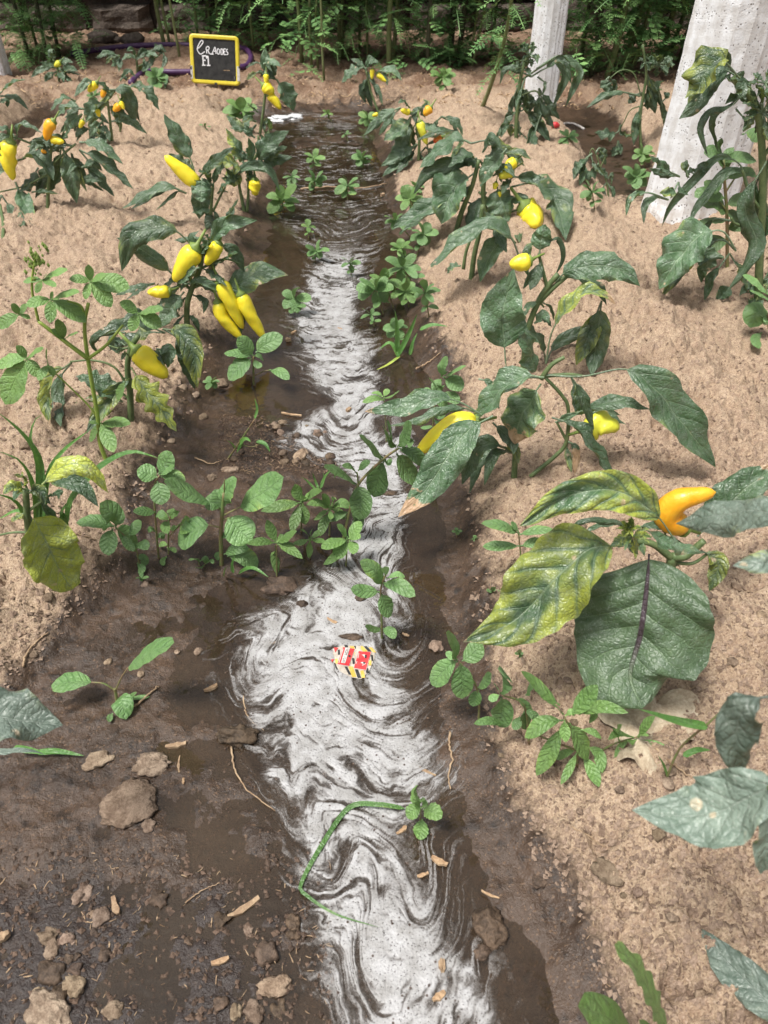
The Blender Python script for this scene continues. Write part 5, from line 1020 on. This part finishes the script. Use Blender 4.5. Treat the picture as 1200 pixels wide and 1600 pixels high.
clod('flat brown flake in the foam beside the tall dark weed', 607, 772, 14, 5, 4, 16, 'wet_clod', yaw=.1)
clod('flat pale stone at the edge of the soil island', 360, 735, 14, 7, 5, 17, yaw=0)
clod('small round clod beside the flat pale stone', 332, 745, 8, 7, 6, 18)
clod('clod on top of the soil island in the furrow', 470, 712, 14, 10, 8, 19)
clod('lowest clod in the bottom left corner', 78, 1588, 38, 26, 16, 20, rough=.4, sub=4)
clod('upright pale clod above the bottom left corner clod', 118, 1542, 14, 19, 10, 21)
clod('lumpy clod left of the upright pale clod', 82, 1522, 24, 18, 11, 22, 'wet_clod', rough=.4)
clod('flat angular clod in the litter at the bottom', 432, 1540, 27, 15, 8, 23, yaw=.3)
clod('crumbly clod above the flat angular clod', 418, 1490, 19, 17, 11, 24, 'wet_clod', rough=.4)
clod('clod at the bottom of the litter patch', 397, 1582, 18, 14, 8, 25)
GR = 'scattered small clods in the dark litter patch'
rr = random.Random(77)
for k in range(26):
    px, py = rr.uniform(60, 470), rr.uniform(1390, 1590); s = rr.uniform(5, 13)
    clod('small crumb-like clod in the dark litter patch at lower left', px, py, s*1.25, s, s*.6, 60+k, rr.choice(['clod', 'wet_clod', 'wet_clod']), GR, 3, rough=.62, lift=.1)
for k in range(30):
    px, py = rr.uniform(360, 520), rr.uniform(655, 735)
    if py < 655+(px-430)*.2: continue
    s = rr.uniform(3, 7); clod('small clod on the soil island in the furrow', px, py, s*1.2, s, s*.8, 130+k, rr.choice(['clod', 'wet_clod']), 'scattered small clods on the soil island', 2, rough=.4)
for k in range(46):
    px, py = rr.uniform(760, 1190), rr.uniform(690, 1590)
    if px < 880+.1*(py-1200) and py > 1200: continue
    s = rr.uniform(3.5, 9)*(1.2 if py > 1200 else 1); clod('small dry clod scattered on the right bed', px, py, s*1.2, s, s*.7, 170+k, 'clod', 'scattered small clods on the right bed', 2, rough=.35)
for k in range(24):
    px, py = rr.uniform(10, 330), rr.uniform(560, 1060)
    s = rr.uniform(3.5, 8); clod('small dry clod scattered on the left bed', px, py, s*1.2, s, s*.7, 220+k, 'clod', 'scattered small clods on the left bed', 2, rough=.35)

def shard(L, w, h, seed, bend=.15):
    r = random.Random(seed); n = 6; V = []; F = []
    for i in range(n):
        u = i/(n-1); k = (.35+.65*math.sin(math.pi*(.10+.74*u)))*r.uniform(.65, 1.2); x = (u-.5)*L; y = bend*L*(u-.5)**2*2
        for dy, dz in ((-.5, 0), (.5, 0), (.5, 1), (-.5, 1)): V.append((x+r.uniform(-.02, .02)*L, y+dy*w*k*r.uniform(.8, 1.15), dz*h*r.uniform(.8, 1.15)))
    for i in range(n-1):
        for j in range(4): j2 = (j+1) % 4; F.append((i*4+j, i*4+j2, (i+1)*4+j2, (i+1)*4+j))
    F += [(3, 2, 1, 0), tuple((n-1)*4+j for j in range(4))]
    return V, F
def chip(label, px, py, L, w, ang, seed, mat='wood', name='wood_chip', group='wood chips', lift=.0015, bend=.1):
    s = tg(px, py)/FPX; p = lay(px, py, lift); o = obj(name, mesh(name, *shard(L*s*.85, w*s*.75, max(w*s*.45, .0015), seed, bend), M[mat], False), None, p)
    o.rotation_euler = (random.Random(seed).uniform(-.1, .1), random.Random(seed+1).uniform(-.1, .1), math.radians(ang)); return tag(o, label, 'wood chip' if name == 'wood_chip' else name.replace('_', ' '), group)
CH = ([('pale wood chip floating right of the bent grass blade', 686, 1349, 32, 11, -28), ('orange wood chip below the floating grass blade bend', 628, 1299, 24, 9, 40), ('short tan chip left of the pale floating chip', 661, 1369, 22, 8, 18), ('pale straw splinter by the small foam patch right of the furrow', 663, 1205, 48, 6, -35), ('pale chip in the foam above the sachet', 518, 972, 24, 7, -38),
                       ('tan chip floating in the lower foam', 690, 1512, 12, 26, 0), ('curled tan chip near the bottom of the foam', 686, 1560, 26, 14, 30), ('bright orange chip on the litter patch', 180, 1416, 34, 14, -62), ('curled husk on the mud above the round crumbly clod', 765, 1402, 34, 6, -22), ('pale bark splinter on the mud above the largest flake', 275, 1166, 38, 10, 8),
                       ('tan husk at the left mud rim near the foam', 330, 1077, 26, 10, 28), ('slim chip standing on the mud right of the pale bumpy flake', 279, 1195, 36, 5, -80), ('tiny pale chip on the mud right of the slim chip', 287, 1223, 12, 6, -80), ('brown bark strip across the litter patch', 382, 1420, 62, 12, 33), ('curled orange husk in the litter patch', 345, 1505, 32, 12, 20),
                       ('orange leaf scrap at the left edge of the litter patch', 6, 1467, 26, 20, 30), ('chip in the foam near its widest left swirl', 424, 1005, 16, 5, 8), ('pale chip at the water edge above the sachet', 634, 995, 14, 6, -30), ('brown chip floating in the upper foam', 532, 515, 12, 6, -30), ('yellow petal by the left rim of the upper foam', 451, 534, 10, 10, 0), ('reddish chip beside the yellow petal', 459, 520, 12, 5, 50),
                       ('brown chip at the foam bend', 545, 644, 12, 9, 60), ('reddish stick lying on the soil island', 455, 650, 40, 5, -18), ('pale scrap on the bank beyond the pale jagged weed', 598, 308, 10, 8, 60)])
for k, a in enumerate(CH):
    chip(*a, seed=400+k, mat=('wood', 'twig', 'wood', 'twig')[k % 4] if k > 2 else 'wood')
def twig(label, pts, w, name='dry_twig'):
    P = np.array([lay(a, b, .003) for a, b in pts]); c = catmull(P, 24); s = tg(*pts[0])/FPX; r_ = random.Random(int(pts[0][0])); c[1:-1] += np.array([(r_.gauss(0, .8*s), r_.gauss(0, .8*s), abs(r_.gauss(0, .8*s))) for _ in range(22)])
    o = obj(name, mesh(name, *tube(c-P[0], np.linspace(w*s*.42, w*s*.2, 24), 6), M['twig']), None, P[0]); tag(o, label, 'twig', 'dry twigs')
twig('long curved straw hanging below the dark crumbly clod', [(362, 1170), (368, 1205), (385, 1235), (410, 1255), (430, 1268)], 4)
twig('bent twig on the wet soil right of the foam', [(703, 1145), (702, 1170), (706, 1190), (700, 1215), (704, 1235)], 5)
twig('thin twig lying near the serrated leaf weed on the right bank', [(892, 1296), (920, 1303), (948, 1318)], 3)
twig('straw under the small amaranth seedling', [(212, 1106), (232, 1090), (250, 1074)], 5)
twig('dry root arching on the left bank', [(38, 1045), (42, 1020), (58, 1000), (76, 988)], 5)
twig('pale straw under the right bank weed by the water', [(650, 580), (668, 570), (688, 558)], 4)
twig('thin root beside the light green four-leaved weed', [(100, 830), (125, 842), (150, 843)], 4)
twig('brown stalk beside the crumpled dry leaf', [(1020, 1180), (1050, 1198), (1082, 1215)], 6)
twig('thin straw in the litter patch', [(290, 1412), (315, 1395), (345, 1382)], 3)
twig('pinkish root curving on the left swirl of foam', [(380, 1088), (385, 1115), (398, 1130), (412, 1142)], 3)
twig('floating stick across the far stream', [(470, 297), (520, 294), (560, 296), (604, 290)], 4)
twig('straw on the mud below the straggling grass', [(305, 720), (330, 728), (345, 722)], 3)

# scattered crumbs and litter too small to tell apart
def scatter(name, n, seed, region, size, label, mat, shape='crumb'):
    r = random.Random(seed); parts = []
    for _ in range(n):
        px, py = region(r)
        if px is None: continue
        t = tg(px, py); p = at(px, py, t); s = size*r.uniform(.4, 1.0)**1.5*(.6+.4*t)
        z0 = max(float(p[2]), 0)
        p[2] = z0
        a = r.uniform(0, 6.28); ca, sa = math.cos(a), math.sin(a)
        if shape == 'crumb':
            V = [(1, 0, 0), (-.9, .1, 0), (.1, 1, .1), (0, -1, 0), (.1, .1, .9), (0, 0, -.6)]; F = [(0, 2, 4), (2, 1, 4), (1, 3, 4), (3, 0, 4), (2, 0, 5), (1, 2, 5), (3, 1, 5), (0, 3, 5)]
            V = [np.array(v)*s*np.array((r.uniform(.7, 1.3), r.uniform(.7, 1.3), r.uniform(.5, 1.0))) for v in V]
        else:
            V, F = shard(s*r.uniform(4, 9), s*r.uniform(.6, 1.3), s*.5, r.randrange(999), r.uniform(-.12, .12)); V = [np.array(v) for v in V]
        parts.append(([p+np.array((v[0]*ca-v[1]*sa, v[0]*sa+v[1]*ca, v[2]+.001)) for v in V], F))
    # settle on the detailed surface
    V, F = merge(parts); V = np.array(V); zb = height(V[:, 0], V[:, 1]); V[:, 2] += np.maximum(zb+detail(V[:, 0], V[:, 1], zb), 0)-np.maximum(zb, 0)
    o = kind(obj(name, mesh(name, V, F, M[mat], False)), 'stuff'); o['label'] = label; o['category'] = 'debris'
def anywhere(r):
    px, py = r.uniform(-40, 1240), 150+1480*r.random()**.7
    x, y = flat(px, py)
    if height(x, y) < .03: return None, None
    return px, py
def mudflat(r):
    return r.uniform(-40, 520), r.uniform(1330, 1640)
def island(r):
    while True:
        px, py = r.uniform(340, 540), r.uniform(650, 740)
        x, y = flat(px, py)
        if height(x, y) > -.012: return px, py
def farend(r):
    px, py = r.uniform(20, 1180), r.uniform(105, 170); return px, py
def channel(r):
    py = r.uniform(880, 1600); x = r.uniform(350, 720); return x, py
scatter('soil_crumbs', 17000, 1, anywhere, .0050, 'fine dry soil crumbs strewn over the beds', 'clod')
scatter('damp_crumbs', 900, 2, mudflat, .0050, 'damp soil crumbs in the dark litter patch', 'wet_clod')
scatter('plant_litter', 260, 3, mudflat, .0016, 'short straw and bark litter in the dark patch', 'twig', 'chip')
scatter('island_litter', 900, 4, island, .0030, 'crumbs and litter on the soil island', 'wet_clod')
scatter('island_straw', 260, 5, island, .0012, 'bits of straw on the soil island', 'twig', 'chip')
scatter('bark_mulch', 1500, 6, farend, .0026, 'orange bark chips strewn at the far end of the beds', 'wood', 'chip')
scatter('bed_straw', 420, 7, anywhere, .0012, 'tiny straw bits strewn over the beds', 'twig', 'chip')
scatter('foam_specks', 700, 8, channel, .0022, 'dark specks of debris floating on the foam', 'wet_clod')

# crumpled dry leaf
def dry_leaf():
    cx, cy = 1010, 1122; s = tg(cx, cy)/FPX; p = lay(cx, cy); n = 22; V = []; F = []; UV = []
    for j in range(n):
        for i in range(n):
            a, b_ = i/(n-1)*2-1, j/(n-1)*2-1; rr_ = math.hypot(a, b_); k = max(abs(a), abs(b_))/max(rr_, 1e-6)
            x, y = a*k*72*s, b_*k*66*s/.75; th = math.atan2(b_, a); e = 1+.22*math.sin(3*th+1)+.12*math.sin(7*th); x *= e; y *= e
            h = .014+.020*float(fbm(a*1.3+2, b_*1.3, 3, 500))+.012*abs(math.sin(3*a+2*b_))+.010*max(0, rr_-.6)*math.sin(5*th)
            V.append((x, y, max(h, .002))); UV.append((i/(n-1), j/(n-1)))
    for j in range(n-1):
        for i in range(n-1): k = j*n+i; F.append((k, k+1, k+n+1, k+n))
    o = obj('dry_leaf', mesh('dry_leaf', V, F, M['dry_leaf'], True, UV), None, p); tag(o, 'crumpled papery dry leaf under the huge veined pepper leaf', 'leaf')
dry_leaf()

# printed sachet floating in the foam
def sachet():
    cx, cy = 557, 1038; s = tg(cx, cy)/FPX; p = np.array((*flat(cx, cy), .0068)); k = s*140/1200
    t = thing('printed_sachet', 'small printed sachet with red labels and yellow and black stripes in the foam', 'packet', p)
    sy = 1/.80
    def Q(pts, z): return [((x-530)*k, -(y-425)*k*sy, z+.0008*math.sin(x*.02)) for x, y in pts]
    def poly(pts, z): return Q(pts, z), [tuple(range(len(pts)))[::-1]]
    def slab(name, polys, z, mat):
        parts = []
        for q in polys:
            n = len(q); V = Q(q, z)+Q(q, z-.0006); F = [tuple(range(n))[::-1], tuple(range(n, 2*n))]+[(i, (i+1) % n, n+(i+1) % n, n+i) for i in range(n)]
            parts.append((V, F))
        return obj(name, mesh(name, *merge(parts), M[mat], False), t)
    slab('wrapper', [[(200, 245), (330, 205), (480, 200), (640, 215), (775, 290), (772, 380), (700, 560), (600, 650), (470, 632), (330, 560), (225, 440)]], 0.0, 'cream')
    def stripe(x, top, bot, w, dx=110): return [(x, top), (x+w, top), (x+w+dx, bot), (x+dx, bot)]
    slab('yellow_stripes', [stripe(430, 215, 250, 58, 20), stripe(548, 210, 290, 60, 70), stripe(690, 235, 300, 45, 60), stripe(425, 492, 628, 60, 55), stripe(585, 545, 640, 45, 22), stripe(492, 300, 380, 28, 20), stripe(240, 385, 450, 35, 15), stripe(695, 415, 480, 35, 0)], .0007, 'amber')
    slab('black_stripes', [stripe(487, 210, 290, 42, 50), stripe(622, 218, 290, 42, 65), stripe(358, 200, 232, 42, 10), stripe(270, 262, 330, 30, 8), stripe(468, 380, 460, 34, 15), stripe(512, 528, 640, 45, 42), stripe(375, 500, 600, 34, 60), stripe(722, 340, 420, 26, 10), stripe(655, 520, 580, 35, 10), stripe(230, 440, 530, 18, 40)], .0008, 'black')
    slab('white_border', [[(339, 233), (502, 251), (437, 497), (273, 469)], [(552, 281), (727, 304), (664, 551), (495, 519)]], .0013, 'white')
    slab('red_label', [[(343, 238), (498, 256), (434, 492), (278, 464)], [(556, 286), (722, 308), (660, 546), (500, 514)], [(215, 235), (278, 240), (240, 300)], [(190, 400), (232, 395), (205, 440)]], .0019, 'red')
    slab('name_strip', [[(375, 248), (436, 254), (382, 462), (326, 452)]], .0025, 'white')
    # name printed along the strip, reading downwards
    cu = bpy.data.curves.new('name_print', 'FONT'); cu.body = 'NOM TOM'; cu.size = 1; cu.align_x = 'CENTER'; cu.align_y = 'CENTER'
    tmp = bpy.data.objects.new('tmp', cu); me = bpy.data.meshes.new_from_object(tmp); bpy.data.objects.remove(tmp)
    C0 = np.array((380*1.0, 355.0)); ax = unit(np.array((-52.0, 208.0))); up = unit(np.array((208.0, 52.0)))
    V = np.array([v.co for v in me.vertices]); kx = 195/(V[:, 0].max()-V[:, 0].min()); ky = 44/(V[:, 1].max()-V[:, 1].min())
    for v in me.vertices:
        q = C0+ax*v.co.x*kx+up*v.co.y*ky; v.co = ((q[0]-530)*k, -(q[1]-425)*k*sy, .0031)
    me.materials.append(M['black']); obj('name_print', me, t); me.name = 'name_print'
    slab('emblem', [[(425, 352), (440, 345), (453, 358), (448, 378), (430, 380), (420, 368)]], .0025, 'black')
    slab('figure_print', [[(600, 340), (640, 340), (660, 362), (640, 385), (625, 360)], [(585, 445), (620, 440), (660, 465), (640, 478), (610, 462)], [(615, 470), (630, 485), (610, 492)]], .0025, 'white')
    slab('figure_outline', [[(640, 350), (668, 352), (662, 392), (640, 390)], [(625, 440), (650, 445), (645, 470), (618, 462)]], .0029, 'black')
    slab('fine_print', [[(342, 262), (350, 263), (302, 455), (294, 453)], [(558, 315), (566, 316), (552, 385), (544, 384)], [(535, 425), (543, 426), (530, 460), (522, 458)]], .0024, 'white')
sachet()
# froth heaps at the inflow
for px, py, a, b_, lab in ((437, 187, 15, 8, 'white froth heap where water enters the furrow'), (461, 184, 13, 6, 'smaller white froth heap right of the first at the inflow')):
    s = tg(px, py)/FPX; tag(obj('froth_heap', rock_mesh('froth_heap', int(px), a*s, b_*s/.45, b_*s*.5, M['froth'], 4, .5), None, (*flat(px, py), .004)), lab, 'foam')
# red and white plastic strip near the slim post
P = np.array([lay(a, b_, .006) for a, b_ in ((869, 203), (885, 194), (898, 196), (912, 204))]); c = catmull(P, 16)
o = obj('plastic_strip', mesh('plastic_strip', *tube(c-P[0], np.full(16, .006), 6), M['white'])); o.location = P[0]; tag(o, 'curved pale plastic strip with red end lying in the far ditch', 'plastic strip')
obj('red_end', mesh('red_end', *tube(catmull(np.array([(-.022, 0, .003), (-.006, 0, .010), (.012, .004, .006)]), 6), [.004, .013, .014, .013, .010, .006], 8), M['red']), o)
